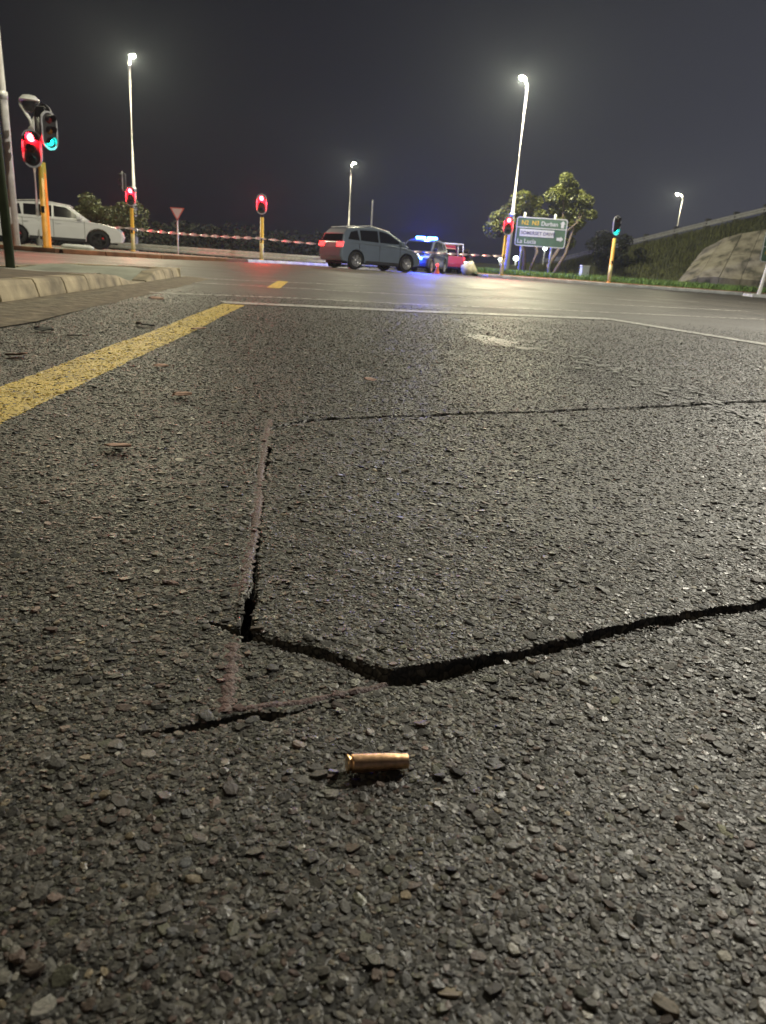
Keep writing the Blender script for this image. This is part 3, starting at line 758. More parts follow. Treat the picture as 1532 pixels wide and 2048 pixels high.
# ------------------------------------------------------------ traffic signals
def rrect(w_, h_, k=8):
    """stadium outline in x-z"""
    r_ = w_/2; pts = []
    for a_ in range(k+1): pts.append((r_*math.cos(math.pi*a_/k), h_/2-r_+r_*math.sin(math.pi*a_/k)))
    for a_ in range(k+1): pts.append((-r_*math.cos(math.pi*a_/k), -h_/2+r_-r_*math.sin(math.pi*a_/k)))
    return pts
def signal_head(parent, z, yaw, lit, off=(0, 0), light=0, ped=False):
    """faces local -y before the yaw"""
    H_, W_ = 1.06, .56
    h_ = MB(); h_.prism(rrect(W_-.07, H_-.07), -.02, .01, 0)
    hd = h_.build('signal_head', M['black'], parent)
    hd.scale = (.82, .82, .82); hd.location = (off[0], off[1], z); hd.rotation_euler = (0, 0, yaw)
    b = MB(); o1, o2 = rrect(W_, H_), rrect(W_-.10, H_-.10); n = len(o1)
    i1 = b.addv([(x, -.034, q) for x, q in o1]); i2 = b.addv([(x, -.034, q) for x, q in o2]); i3 = b.addv([(x, .014, q) for x, q in o1]); i4 = b.addv([(x, -.018, q) for x, q in o2])
    for k in range(n):
        k2 = (k+1) % n
        b.face((i1+k, i1+k2, i2+k2, i2+k)); b.face((i1+k, i3+k, i3+k2, i1+k2)); b.face((i2+k, i2+k2, i4+k2, i4+k))
    b.build('border', M['border'], hd, recalc=False)
    b = MB(); b.box(-.15, .15, .012, .16, -.44, .44); b.build('housing', M['black'], hd, bevel=.03)
    for nm, zz in (('red', .30), ('amber', 0), ('green', -.30)):
        on = lit == nm
        b = MB(); b.lathe([(0, -.075), (.06, -.068), (.105, -.04), (.115, -.022)], 'y', 16, 0, (0, 0, zz))
        b.build('lens', M[nm+'_lit'] if on else M['lens_'+nm], hd)
        b = MB(); seg = 12; rr_ = .125
        i1 = b.addv([(rr_*math.cos(R(-25)+R(230)*k/seg), -.02, zz+rr_*math.sin(R(-25)+R(230)*k/seg)) for k in range(seg+1)])
        i2 = b.addv([(rr_*math.cos(R(-25)+R(230)*k/seg), -.16-.10*math.sin(math.pi*k/seg), zz+rr_*math.sin(R(-25)+R(230)*k/seg)-.01) for k in range(seg+1)])
        i3 = b.addv([((rr_-.008)*math.cos(R(-25)+R(230)*k/seg), -.16-.10*math.sin(math.pi*k/seg), zz+(rr_-.008)*math.sin(R(-25)+R(230)*k/seg)-.01) for k in range(seg+1)])
        i4 = b.addv([((rr_-.008)*math.cos(R(-25)+R(230)*k/seg), -.02, zz+(rr_-.008)*math.sin(R(-25)+R(230)*k/seg)) for k in range(seg+1)])
        for k in range(seg):
            b.face((i1+k, i2+k, i2+k+1, i1+k+1), 0, True); b.face((i4+k, i4+k+1, i3+k+1, i3+k), 0, True); b.face((i2+k, i3+k, i3+k+1, i2+k+1))
        b.build('visor', M['black'], hd, recalc=False)
        if on and light:
            c_ = {'red': (1, .008, .02), 'green': (.01, .9, .75), 'amber': (1, .5, .05)}[nm]
            lamp('signal_light', hd, (0, -.17, zz), light, c_, .06)
    return hd
def traffic_signal(x, y, z0, pole_h, heads, label, paint='yellow_pole', lean=0, r_=.075, headlit=True):
    o = empty('traffic_signal', (x, y, z0), 0, label, 'traffic light'); o.rotation_euler = (0, lean, 0)
    b = MB(); b.tube([(0,0,-.1),(0,0,.04),(0,0,.05),(0,0,pole_h)], [r_*1.25, r_*1.25, r_, r_*.95], 14); b.build('pole', M[paint], o)
    if headlit:
        b = MB(); b.tube([(0,0,.051),(0,0,pole_h*.40)], r_+.004, 14); b.build('headlit_base', M['headlit'], o)  # pale lower pole: light from passing cars painted on, no real fitting
    b = MB(); b.tube([(0,0,pole_h-.01),(0,0,pole_h+1.0)], r_*.62, 10); b.build('mounting_post', M['dark_metal'], o)
    b = MB(); b.box(-.045, .045, -r_-.02, -r_+.004, pole_h*.42, pole_h*.42+.16); b.build('push_button', M['black'], o, bevel=.008)
    for h_ in heads: signal_head(o, *h_)
    return o
traffic_signal(-9.08, 20, .09, 2.02, [(2.30, R(8), 'red', (-.13, -.16), 160), (2.74, R(62), 'green', (.27, -.05), 14), (2.92, R(175), None, (.06, .14))], 'orange signal pole with three heads standing in front of the white car', 'orange_pole', 0, .10, False)
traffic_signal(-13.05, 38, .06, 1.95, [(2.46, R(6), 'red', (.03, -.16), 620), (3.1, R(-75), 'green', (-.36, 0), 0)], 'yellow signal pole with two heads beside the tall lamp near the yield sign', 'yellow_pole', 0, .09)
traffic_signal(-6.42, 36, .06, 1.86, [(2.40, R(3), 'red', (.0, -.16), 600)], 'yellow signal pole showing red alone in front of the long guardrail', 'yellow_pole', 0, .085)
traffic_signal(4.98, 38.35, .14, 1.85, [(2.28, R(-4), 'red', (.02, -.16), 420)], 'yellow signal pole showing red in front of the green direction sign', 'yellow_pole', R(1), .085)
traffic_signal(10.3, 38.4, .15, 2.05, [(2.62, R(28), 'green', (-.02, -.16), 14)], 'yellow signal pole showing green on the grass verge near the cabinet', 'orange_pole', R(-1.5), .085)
# grey pole with hooded dome in a pale bracket
o = empty('camera_pole', (-13.9, 30, .05), 0, 'grey pole with dark dome camera held in a pale forked bracket', 'camera pole')
b = MB(); b.tube([(0,0,-.1),(0,0,4.1),(.06,0,4.2)], [.14,.11,.05], 14); b.build('pole', M['lamp_pole'], o)
b = MB()
b.tube([(.06,0,4.1),(.0,0,4.35),(-.34,0,4.85),(-.36,0,5.0)], [.07,.06,.05,.04], 8); b.tube([(.06,0,4.1),(.12,0,4.35),(.34,0,4.8),(.34,0,5.0)], [.07,.07,.06,.05], 8); b.build('bracket', M['white'], o)
b = MB(); b.lathe([(0,-.26),(.15,-.2),(.24,-.05),(.25,.1)], 'z', 18, 0, (0,0,4.86)); b.build('dome', M['glass'], o)
b = MB(); b.lathe([(.36,.0),(.34,.05),(.22,.16),(0,.2)], 'z', 18, 0, (0,0,5.0)); b.build('hood', M['white'], o)
# green post on the splitter island
b = MB(); b.tube([(0,0,-.1),(-.02,0,4.2)], [.04,.04], 12)
o = b.build('sign_post', M['green_post']); o.location = (-3.52, 6.98, .09); o.rotation_euler = (0, R(-1), 0); tag(o, 'dark green steel post standing on the near island', 'post')

# ------------------------------------------------------------ signs
def text(s, size, m, parent, loc, name='lettering'):
    cu = bpy.data.curves.new(name, 'FONT'); cu.body = s; cu.size = size; cu.extrude = .004; cu.offset = size*.012
    t = bpy.data.objects.new(name, cu); col.objects.link(t)
    dg = bpy.context.evaluated_depsgraph_get(); me_ = bpy.data.meshes.new_from_object(t.evaluated_get(dg))
    bpy.data.objects.remove(t); me_.materials.clear(); me_.materials.append(m)
    o = bpy.data.objects.new(name, me_); col.objects.link(o); o.parent = parent; o.location = loc; o.rotation_euler = (R(90), 0, 0)
    return o
def round_poly(x0, x1, z0, z1, r_, k=5):
    p = []
    for cx, cz, a0 in ((x1-r_, z1-r_, 0), (x0+r_, z1-r_, 90), (x0+r_, z0+r_, 180), (x1-r_, z0+r_, 270)):
        for i in range(k+1): p.append((cx+r_*math.cos(R(a0+90*i/k)), cz+r_*math.sin(R(a0+90*i/k))))
    return p
def frame_ring(b, p_out, p_in, y):
    n = len(p_out); i1 = b.addv([(x, y, z) for x, z in p_out]); i2 = b.addv([(x, y, z) for x, z in p_in]); i3 = b.addv([(x, y+.008, z) for x, z in p_out]); i4 = b.addv([(x, y+.008, z) for x, z in p_in])
    for k in range(n):
        k2 = (k+1) % n
        b.face((i1+k, i1+k2, i2+k2, i2+k)); b.face((i1+k, i3+k, i3+k2, i1+k2)); b.face((i2+k, i2+k2, i4+k2, i4+k))
sg = empty('direction_sign', (7.3, 42, .15), R(-3), 'green direction sign to Durban and La Lucia on two posts before the tree', 'road sign')
X0, X1, Z0, Z1 = -1.33, 1.33, 1.53, 2.98
b = MB(); b.prism(round_poly(X0, X1, Z0, Z1, .12), 0, .02); bd = b.build('board', M['sign_green'], sg)
b = MB(); frame_ring(b, round_poly(X0+.005, X1-.005, Z0+.005, Z1-.005, .12), round_poly(X0+.05, X1-.05, Z0+.05, Z1-.05, .09), -.009); b.box(X0+.05, X1-.05, -.009, -.001, 2.44, 2.48); b.build('border', M['sign_white'], sg, recalc=False)
b = MB(); b.box(X0+.22, X0+2.02, -.012, -.001, 2.02, 2.38); b.build('street_panel', M['sign_white'], sg)
text('SOMERSET DRIVE', .235, M['sign_blue'], sg, (X0+.27, -.014, 2.12))
text('N2', .30, M['sign_yellow'], sg, (X0+.25, -.006, 2.60)); text('N3', .30, M['sign_yellow'], sg, (X0+.80, -.006, 2.60))
text('Durban', .29, M['sign_white'], sg, (X0+1.28, -.006, 2.60)); text('La Lucia', .31, M['sign_white'], sg, (X0+.12, -.006, 1.68))
def arrow(cx, cz, rot, s=.15):
    p = [(0,1.25),(.95,.2),(.5,.2),(.5,-1.1),(-.5,-1.1),(-.5,.2),(-.95,.2)]
    c_, s_ = math.cos(rot), math.sin(rot)
    b = MB(); b.prism([(cx+s*(x*c_+z*s_), cz+s*(-x*s_+z*c_)) for x, z in p], -.008, -.001); b.build('arrow', M['sign_white'], sg)
arrow(1.08, 2.70, 0); arrow(1.02, 1.98, R(90))
for px in (-.93, .66):
    b = MB(); b.tube([(px,.09,-.2),(px,.09,3.2)], .06, 10); b.build('post', M['galv'], sg)
sg2 = empty('direction_sign', (15.95, 34.2, .1), R(2), 'green direction sign on a pale post beside the retaining wall', 'road sign')
b = MB(); b.prism(round_poly(-.45, 1.9, 1.35, 2.62, .1), 0, .02); b.build('board', M['sign_green'], sg2)
b = MB(); frame_ring(b, round_poly(-.445, 1.895, 1.355, 2.615, .1), round_poly(-.41, 1.86, 1.39, 2.58, .08), -.009); b.box(-.41, 1.86, -.009, -.001, 1.96, 1.99); b.build('border', M['sign_white'], sg2, recalc=False)
text('N2', .20, M['sign_yellow'], sg2, (-.30, -.006, 1.66))
b = MB(); b.tube([(-.16,.06,-.2),(-.1,.06,.5),(.0,.09,1.4),(.02,.09,2.5)], [.10,.07,.055,.055], 10); b.build('post', M['white'], sg2)
b = MB(); b.tube([(1.4,.09,-.2),(1.4,.09,2.5)], .055, 10); b.build('post', M['white'], sg2)
# the island that carries it
b = MB(); b.prism([(15.2,33.5),(19.5,33.2),(19.5,35.2),(15.4,34.9)], -.05, .12, 0, 'xy'); tag(b.build('traffic_island', M['concrete_far'], bevel=.02), kind='structure')
ys_ = empty('yield_sign', (-11.15, 39, .0), R(4), 'white triangular yield sign with red border on a thin post', 'road sign')
def tri(cx, cz, s): return [(cx-s, cz+s*.577), (cx+s, cz+s*.577), (cx, cz-s*1.155)]
b = MB(); b.prism(tri(0, 2.02, .36), 0, .012); b.build('red_border', M['sign_red'], ys_)
b = MB(); b.prism(tri(0, 2.02, .27), -.006, -.001); b.build('white_field', M['sign_white'], ys_)
b = MB(); b.tube([(0,.045,-.5),(0,.045,2.15)], .035, 10); b.build('post', M['galv'], ys_)
# roadside cabinet
cb = empty('electrical_cabinet', (9.63, 41, .15), R(12), 'pale blue grey electrical cabinet on the grass verge', 'cabinet')
b = MB(); b.box(-.21, .21, -.15, .15, 0, .72); b.build('casing', M['cabinet'], cb, bevel=.015)
b = MB(); b.box(-.17, .17, -.162, -.151, .06, .66); dr = b.build('door', M['cabinet'], cb, bevel=.004)
b = MB(); b.box(.10, .13, -.18, -.163, .33, .42); b.build('handle', M['dark_metal'], dr)
b = MB(); b.prism([(-.24,.722),(.24,.722),(.22,.76),(-.22,.76)], -.18, .18); b.build('roof', M['galv'], cb)
b = MB(); b.box(-.18, .18, -.12, .12, -.12, -.001); b.build('plinth', M['concrete_far'], cb)

# ------------------------------------------------------------ barrier tape, tied from pole to pole
def tape(name, p, q, sag, label, turns=1.6, wd=.095):
    p, q = Vector(p), Vector(q); L_ = (q-p).length; n = int(L_/.05); b = MB(); rows = []
    d = (q-p).normalized(); s_ = d.cross(Vector((0,0,1))).normalized(); u_ = s_.cross(d)
    for i in range(n+1):
        t = i/n; c_ = p.lerp(q, t)-Vector((0,0,sag*4*t*(1-t))); a_ = turns*2*math.pi*L_*t/1.0*.55
        e = (math.cos(a_)*u_+math.sin(a_)*s_)*wd*.5
        rows.append(b.addv([c_+e, c_+e*.1, c_-e]))
    for i in range(n):
        for k in (0, 1): b.face((rows[i]+k, rows[i+1]+k, rows[i+1]+k+1, rows[i]+k+1), (i//4) % 2, True)
    o = b.build(name, [M['tape_white'], M['tape_red']], None, recalc=False)
    return tag(o, label, 'barrier tape', 'barrier tape around the scene')
tape('barrier_tape', (-16.5,38.6,1.25), (-13.05,37.9,1.10), .05, 'twisted barrier tape running from behind the white car to the yellow signal')
tape('barrier_tape', (-13.05,37.9,1.08), (-6.42,35.9,1.02), .06, 'twisted barrier tape running past the yield sign between two yellow signals', 1.6, .13)
tape('barrier_tape', (-6.42,35.9,1.0), (4.98,38.25,1.02), .08, 'twisted barrier tape running behind the grey hatchback to the far signal')

# ------------------------------------------------------------ vehicles
def wheel(parent, x, y, r_, rim, side, caliper=False):
    wd = .22
    b = MB(); b.lathe([(r_*.66,-wd/2),(r_*.90,-wd/2),(r_*.98,-wd*.36),(r_,-wd*.2),(r_,wd*.2),(r_*.98,wd*.36),(r_*.90,wd/2),(r_*.66,wd/2),(r_*.66,-wd/2)], 'y', 28)
    wl = b.build('wheel', M['tyre'], parent); wl.location = (x, y, r_)
    b = MB(); s = side
    b.lathe([(r_*.67,s*wd*.48),(r_*.63,s*wd*.44),(r_*.61,s*wd*.25),(0,s*wd*.2)], 'y', 28)
    for k in range(5):
        a_ = 2*math.pi*k/5; c_, t_ = math.cos(a_), math.sin(a_); pc, pt_ = -t_, c_
        i_ = b.addv([(c_*r_*f+pc*o_, s*wd*h_, t_*r_*f+pt_*o_) for f, o_, h_ in ((.1,.05,.42),(.1,-.05,.42),(.63,-.028,.44),(.63,.028,.44),(.1,.05,.2),(.1,-.05,.2),(.63,-.028,.2),(.63,.028,.2))])
        for f_ in ((0,1,2,3),(0,4,5,1),(1,5,6,2),(3,2,6,7),(0,3,7,4)): b.face([i_+k_ for k_ in f_])
    b.lathe([(.0,s*wd*.47),(.06,s*wd*.45),(.065,s*wd*.3)], 'y', 14)
    b.build('rim', rim, wl)
    if caliper:
        b = MB(); b.box(-.05, .05, s*wd*.215, s*wd*.34, r_*.33, r_*.5); c_ = b.build('brake_caliper', M['caliper'], wl); c_.rotation_euler = (0, R(70), 0)
    return wl
def make_car(name, label, loc, heading, sp, group=None):
    o = empty(name, loc, heading, label, sp.get('cat', 'car'), group)
    W_ = sp['w']/2; r_ = sp['r']; wx = sp['wx']; zb = sp['zb']
    pts = list(sp['low'])                           # from rear bottom, over the top, to front bottom
    ra = r_+.055
    for cx in (wx[1], wx[0]):
        pts.append((cx+math.sqrt(max(0, ra**2-(zb-r_)**2)), zb))
        a0 = math.asin((zb-r_)/ra)
        for k in range(1, 10):
            a_ = a0+(math.pi-2*a0)*k/10
            pts.append((cx+ra*math.cos(a_), r_+ra*math.sin(a_)))
        pts.append((cx-math.sqrt(max(0, ra**2-(zb-r_)**2)), zb))
    b = MB(); n = len(pts); rings = []
    for y, sx in ((-W_, .0), (-W_*.93, .0), (W_*.93, 0), (W_, 0)):
        e = 1 if abs(y) == W_ else 0
        # plan taper: nose and tail pull in towards the sides
        rings.append(b.addv([(x-(.10*(abs(x)/2.2)**4*(1 if x > 0 else -1) if e else 0), y*(1-.035*(abs(x)/2.2)**3), z) for x, z in pts]))
    b.face([rings[0]+k for k in range(n)]); b.face([rings[-1]+k for k in range(n)][::-1])
    for q in range(3):
        for k in range(n):
            k2 = (k+1) % n
            b.face((rings[q]+k, rings[q+1]+k, rings[q+1]+k2, rings[q]+k2))
    body = b.build('body', sp['paint'], o, bevel=.035)
    b = MB(); b.box(sp['low'][0][0]+.15, sp['low'][-1][0]-.2, -W_*.74, W_*.74, zb-.05, .62); b.build('underbody', M['trim'], o)
    cab = sp['cab']; zb_, zr = cab[0][1], max(q[1] for q in cab)
    def hw(z): return W_*.945-(z-zb_)/(zr-zb_)*W_*sp.get('tumble', .20)
    b = MB(); n = len(cab)
    l1 = b.addv([(x, -hw(z), z) for x, z in cab]); l2 = b.addv([(x, hw(z), z) for x, z in cab])
    b.face([l1+k for k in range(n)]); b.face([l2+k for k in range(n)][::-1])
    for k in range(n): b.face((l1+k, l2+k, l2+(k+1) % n, l1+(k+1) % n))
    b.build('cabin', sp['paint'], o, bevel=.05)
    for poly in sp['win']:
        for s in (-1, 1):
            b = MB(); m_ = len(poly); a1 = b.addv([(x, s*(hw(z)+.008), z) for x, z in poly]); a2 = b.addv([(x, s*(hw(z)-.02), z) for x, z in poly])
            b.face([a1+k for k in range(m_)])
            for k in range(m_): b.face((a1+k, a2+k, a2+(k+1) % m_, a1+(k+1) % m_))
            b.build('window', M['glass'], o)
    for nm, i0, i1 in sp['screens']:
        A, B = Vector((cab[i0][0], 0, cab[i0][1])), Vector((cab[i1][0], 0, cab[i1][1]))
        d = (B-A); nrm = Vector((d.z, 0, -d.x)).normalized()
        mid = Vector((sum(q[0] for q in cab)/n, 0, sum(q[1] for q in cab)/n))
        if nrm.dot(A-mid) < 0: nrm = -nrm
        a_, c_ = A+d*.10, A+d*.90; b = MB(); th = nrm*.01
        b.addv([(a_+th+Vector((0, s*(hw(a_.z)-.07), 0))) for s in (-1, 1)]+[(c_+th+Vector((0, s*(hw(c_.z)-.09), 0))) for s in (1, -1)])
        b.face((0,1,2,3)); b.build(nm, M['glass'], o)
    for x in wx:
        for s in (-1, 1): wheel(o, x, s*(W_-.12), r_, sp['rim'], s, sp.get('caliper'))
    fx, rx = sp['low'][-1][0], sp['low'][0][0]
    zh, zt = sp['zh'], sp['zt']
    for s in (-1, 1):
        b = MB(); hx = sp['hx']
        b.prism([(hx-.42, zh+.07), (hx-.05, zh+.035), (hx+.03, zh-.04), (hx-.02, zh-.10), (hx-.30, zh-.03)], s*(W_*.60), s*(W_*.955)); b.build('headlight', sp.get('headm', M['headlamp']), o, bevel=.012)
        b = MB(); tx = sp['tx']
        b.prism([(tx-.03, zt+.10), (tx+.10, zt+.11), (tx+.32, zt+.03), (tx+.28, zt-.06), (tx-.035, zt-.08)], s*(W_*.55), s*(W_*.962)); b.build('tail_light', sp.get('tailm', M['taillamp']), o, bevel=.012)
        mx = sp['mx']
        b = MB(); b.box(mx-.07, mx+.09, s*(W_*.93), s*(W_*.93+.20), zb_+.03, zb_+.17); b.build('mirror', sp['paint'], o, bevel=.03)
        for hx_ in sp.get('handles', ()):
            b = MB(); b.box(hx_-.10, hx_+.10, s*(W_+.001), s*(W_+.028), zb_-.17, zb_-.135); b.build('door_handle', sp['paint'], o, bevel=.008)
        if sp.get('rails'):
            b = MB(); b.tube([(cab[2][0], s*(hw(zr)-.06), cab[2][1]+.03), (cab[3][0], s*(hw(zr)-.06), zr+.05), (cab[-2][0]+.05, s*(hw(zr)-.06), cab[-2][1]+.03)], .016, 8); b.build('roof_rail', M['galv'], o)
        b = MB(); b.box(wx[0]+ra+.02, wx[1]-ra-.02, s*(W_-.01), s*(W_+.012), zb-.02, zb+.10); b.build('side_skirt', M['trim'], o, bevel=.01)
        for k, xs_ in enumerate(sp.get('seams', ())):
            b = MB(); b.box(xs_-.006, xs_+.006, s*(W_-.01), s*(W_+.0025), zb+.12, zb_-.02); b.build('door_seam', M['black'], o)
    b = MB(); b.box(rx-.055, rx+.02, -.26, .26, sp['zt']-.28, sp['zt']-.17); b.build('number_plate', M['white'], o)
    b = MB(); b.box(fx-.02, fx+.055, -.5, .5, zb+.06, zb+.26); b.build('grille', M['trim'], o, bevel=.02)
    return o
suv = dict(w=1.86, r=.365, wx=(-1.36, 1.36), zb=.27, paint=M['car_white'], rim=M['rim_dark'], caliper=True, rails=True,
  low=[(-2.16,.30),(-2.25,.52),(-2.24,.80),(-2.17,1.06),(-1.2,1.08),(.2,1.06),(.95,1.04),(1.55,.97),(1.98,.87),(2.19,.74),(2.25,.52),(2.18,.30)],
  cab=[(-2.15,1.05),(-1.92,1.40),(-1.70,1.56),(-.60,1.655),(.10,1.625),(.42,1.55),(1.12,1.03)], tumble=.22,
  win=[[(-1.86,1.13),(-1.66,1.42),(-1.18,1.52),(-1.12,1.13)],[(-1.06,1.13),(-1.06,1.535),(-.16,1.545),(-.16,1.12)],[(-.09,1.12),(-.09,1.54),(.30,1.50),(.86,1.12)]],
  screens=[('windscreen',6,5),('rear_window',0,1)], zh=.80, zt=.92, hx=2.14, tx=-2.20, mx=.72, handles=(-1.0,.05), seams=(-1.10,-.12,.90), tailm=M['tail_lit'])
mpv = dict(suv, w=1.80, r=.345, wx=(-1.22,1.28), zb=.25, paint=M['car_grey'], rim=M['rim'], caliper=False,
  low=[(-1.86,.30),(-1.95,.48),(-1.93,.80),(-1.86,1.02),(-1.0,1.04),(.4,1.01),(1.10,.98),(1.62,.87),(1.90,.74),(2.02,.58),(2.03,.45),(1.96,.28)],
  cab=[(-1.86,1.0),(-1.74,1.34),(-1.56,1.53),(-.45,1.64),(.22,1.58),(.46,1.50),(1.42,.97)],
  win=[[(-1.60,1.12),(-1.44,1.40),(-1.12,1.47),(-1.06,1.10)],[(-1.0,1.10),(-1.0,1.49),(-.15,1.52),(-.15,1.08)],[(-.08,1.08),(-.08,1.52),(.34,1.46),(1.08,1.07)]],
  zh=.74, zt=.90, hx=1.92, tx=-1.90, mx=.92, tailm=M['tail_lit'], headm=M['head_lit'])
# white car: rear (-12.0, 25.0) to front
make_car('suv', 'white estate car with dark wheels and red calipers behind the orange signal', (-13.55, 31.0, .07), R(19), suv).scale = (1.09, 1.0, .97)
mp = make_car('hatchback', 'grey hatchback with lit tail lights crossing the junction', (-1.30, 32.5, 0), R(36), mpv)
pk = dict(suv, cat='pickup', w=1.80, r=.36, wx=(-1.5,1.55), zb=.36, paint=M['car_red'], rim=M['rim'], caliper=False, rails=False, handles=(.1,), seams=(-.55,.6),
  low=[(-2.40,.40),(-2.46,.60),(-2.46,1.02),(-.62,1.02),(-.6,1.04),(.95,1.02),(1.7,.98),(2.25,.90),(2.42,.75),(2.44,.5),(2.36,.36)],
  cab=[(-.62,1.0),(-.55,1.52),(-.40,1.68),(.15,1.70),(.42,1.62),(1.05,1.01)],
  win=[[(-.46,1.10),(-.42,1.56),(.16,1.58),(.20,1.10)],[(.27,1.10),(.24,1.57),(.40,1.52),(.80,1.10)]], screens=[('windscreen',5,4),('rear_window',0,1)], zh=.84, zt=.86, hx=2.36, tx=-2.42, mx=.70, tailm=M['tail_lit'])
red = make_car('pickup', 'red pickup with a pale roof frame stopped beyond the grey hatchback', (2.72, 50.5, 0), R(98), pk)
b = MB()
for x in (-2.2, -.75):
    for s in (-1, 1): b.tube([(x, s*.8, 1.0), (x, s*.74, 1.72)], .03, 8)
for s in (-1, 1): b.tube([(-2.25, s*.74, 1.72), (.2, s*.70, 1.76)], .035, 8)
for x in (-2.2, -1.5, -.75, 0): b.tube([(x, -.74, 1.73), (x, .74, 1.73)], .03, 8)
b.build('roof_frame', M['white'], red)
pol = make_car('police_car', 'dark blue police car with flashing blue lights beyond the grey hatchback', (1.1, 40.0, 0), R(252), dict(mpv, paint=M['car_blue'], headm=M['headlamp'], tailm=M['taillamp'], rails=False))
b = MB(); b.box(-.62, -.34, -.55, .55, 1.60, 1.64); b.build('light_bar_base', M['black'], pol)
for s in (-1, 1):
    b = MB(); b.box(-.60, -.36, s*.08 if s > 0 else -.54, .54 if s > 0 else -.08, 1.642, 1.74); b.build('blue_beacon', M['blue_lit'], pol, bevel=.02)
for x, y in ((-1.98, .45), (-1.98, -.45), (2.06, .45), (2.06, -.45)):
    b = MB(); b.box(x-.02, x+.02, y-.13, y+.13, .62, .72); b.build('blue_strobe', M['blue_lit'], pol, bevel=.008)
lamp('beacon_light', pol, (-.48, 0, 1.95), 2800, (.02, .05, 1), .12)
lamp('strobe_light', pol, (2.35, .3,   .66), 150, (.02, .08, 1), .08); lamp('strobe_light', pol, (-2.35, .3, .66), 150, (.02, .08, 1), .08)
br = make_car('hatchback', 'dark brown hatchback with its side lamps lit behind the red pickup', (3.95, 54, 0), R(262), dict(mpv, paint=M['car_brown'], headm=M['head_lit'], rails=False))
# pale canvas bundle on the road beside the brown car
b = MB(); b.lathe([(0,-.02),(.34,.0),(.42,.22),(.36,.5),(.22,.68),(0,.74)], 'z', 22)
b.v = [(x*(1+.25*math.sin(5*z+3*x)), y*(1+.2*math.sin(4*x+6*z)), z*(1+.12*math.sin(7*x))) for x, y, z in b.v]
o = b.build('canvas_bundle', M['beige']); o.location = (3.70, 42.2, 0); tag(o, 'pale lumpy canvas bundle lying on the road beside the red pickup', 'bundle')
b = MB(); b.tube([(-.52,0,.06),(-.40,0,.065),(.40,0,.065),(.52,0,.06)], [.03,.062,.062,.03], 12)
o = b.build('white_tube', M['white']); o.location = (-9.55, 23.0, .10); o.rotation_euler = (0, 0, R(-10)); tag(o, 'white plastic tube lying on the verge in front of the white car', 'tube')
# two small hazard cones with lamps
for (x, y, lab, m_) in ((-2.06, 33.6, 'small orange cone with an amber lamp glowing behind the grey hatchback', M['amber_lit']), (1.75, 37.0, 'small orange cone with a red lamp beside the police car', M['tail_lit'])):
    o = empty('traffic_cone', (x, y, 0), 0, lab, 'cone')
    b = MB(); b.box(-.16, .16, -.16, .16, .002, .03); b.lathe([(.12,.03),(.03,.36)], 'z', 16); b.build('cone', mat('cone_orange', (.7, .16, .03), .5), o)
    b = MB(); b.lathe([(0,.36),(.05,.37),(.055,.44),(0,.48)], 'z', 12); b.build('lamp', m_, o)

# ------------------------------------------------------------ small far lamps
def bollard(x, y, h_, label, s=1.0, z0=0):
    o = empty('bollard_lamp', (x, y, z0), 0, label, 'bollard lamp')
    b = MB(); b.tube([(0,0,-.6),(0,0,h_-.1*s)], .05*s, 8); b.build('post', M['lamp_pole'], o)
    b = MB(); b.lathe([(.0,-.13),(.13,-.10),(.16,.0),(.10,.12),(0,.14)], 'z', 12); b.v = [(q[0]*s, q[1]*s, q[2]*s+h_) for q in b.v]; b.build('lens', M['led_far'], o)
    return o
bollard(6.24, 60, .55, 'low lamp on a pale post far along the road, lowest of three', 1.1)
bollard(7.58, 60, 1.20, 'low lamp on a pale post beside the base of the far signal pole', .9)
bollard(8.78, 60, 1.35, 'low bright lamp on a post seen between the signal and sign posts', 1.3)
bollard(10.88, 60, 2.2, 'small lamp on a post seen directly under the green direction sign', 1.0)
for k in range(5):
    q = bollard(13.6+k*1.02+(.5 if k > 2 else 0), 150, .55, 'tiny round lamp in the distant row along the road', 2.1); tag(q, group='row of distant lamps')

# ------------------------------------------------------------ trees and bushes
def leaves(b, c_, rad, n_, size, squash=.8):
    for _ in range(n_):
        while True:
            v_ = Vector((random.uniform(-1, 1), random.uniform(-1, 1), random.uniform(-1, 1)))
            if .12 < v_.length < 1: break
        v_ = v_.normalized()*(v_.length**.45)
        q = Vector(c_)+Vector((v_.x*rad, v_.y*rad, v_.z*rad*squash))
        a_ = Vector((random.gauss(0, 1), random.gauss(0, 1), random.gauss(0, .6))).normalized(); t_ = a_.cross(Vector((random.gauss(0, 1), random.gauss(0, 1), random.gauss(0, 1)))).normalized()
        s = size*random.uniform(.6, 1.3)
        i_ = b.addv([q-a_*s, q-t_*s*.38, q+a_*s, q+t_*s*.38]); b.face((i_, i_+1, i_+2, i_+3))
def tree(name, loc, label, stems, clumps, m, size, cat='tree', group=None):
    """stems: lists of (point, radius); clumps: (centre, radius, count)"""
    o = empty(name, loc, 0, label, cat, group); b = MB()
    for st in stems: b.tube([q for q, _ in st], [r_ for _, r_ in st], 8)
    b.build('trunk', M['bark'], o)
    b = MB()
    for c_, rad, n_ in clumps: leaves(b, c_, rad, n_, size)
    b.build('crown', m, o, recalc=False)
    return o
def P3(x, y, z): return Vector((x, y, z))
cl_ = []
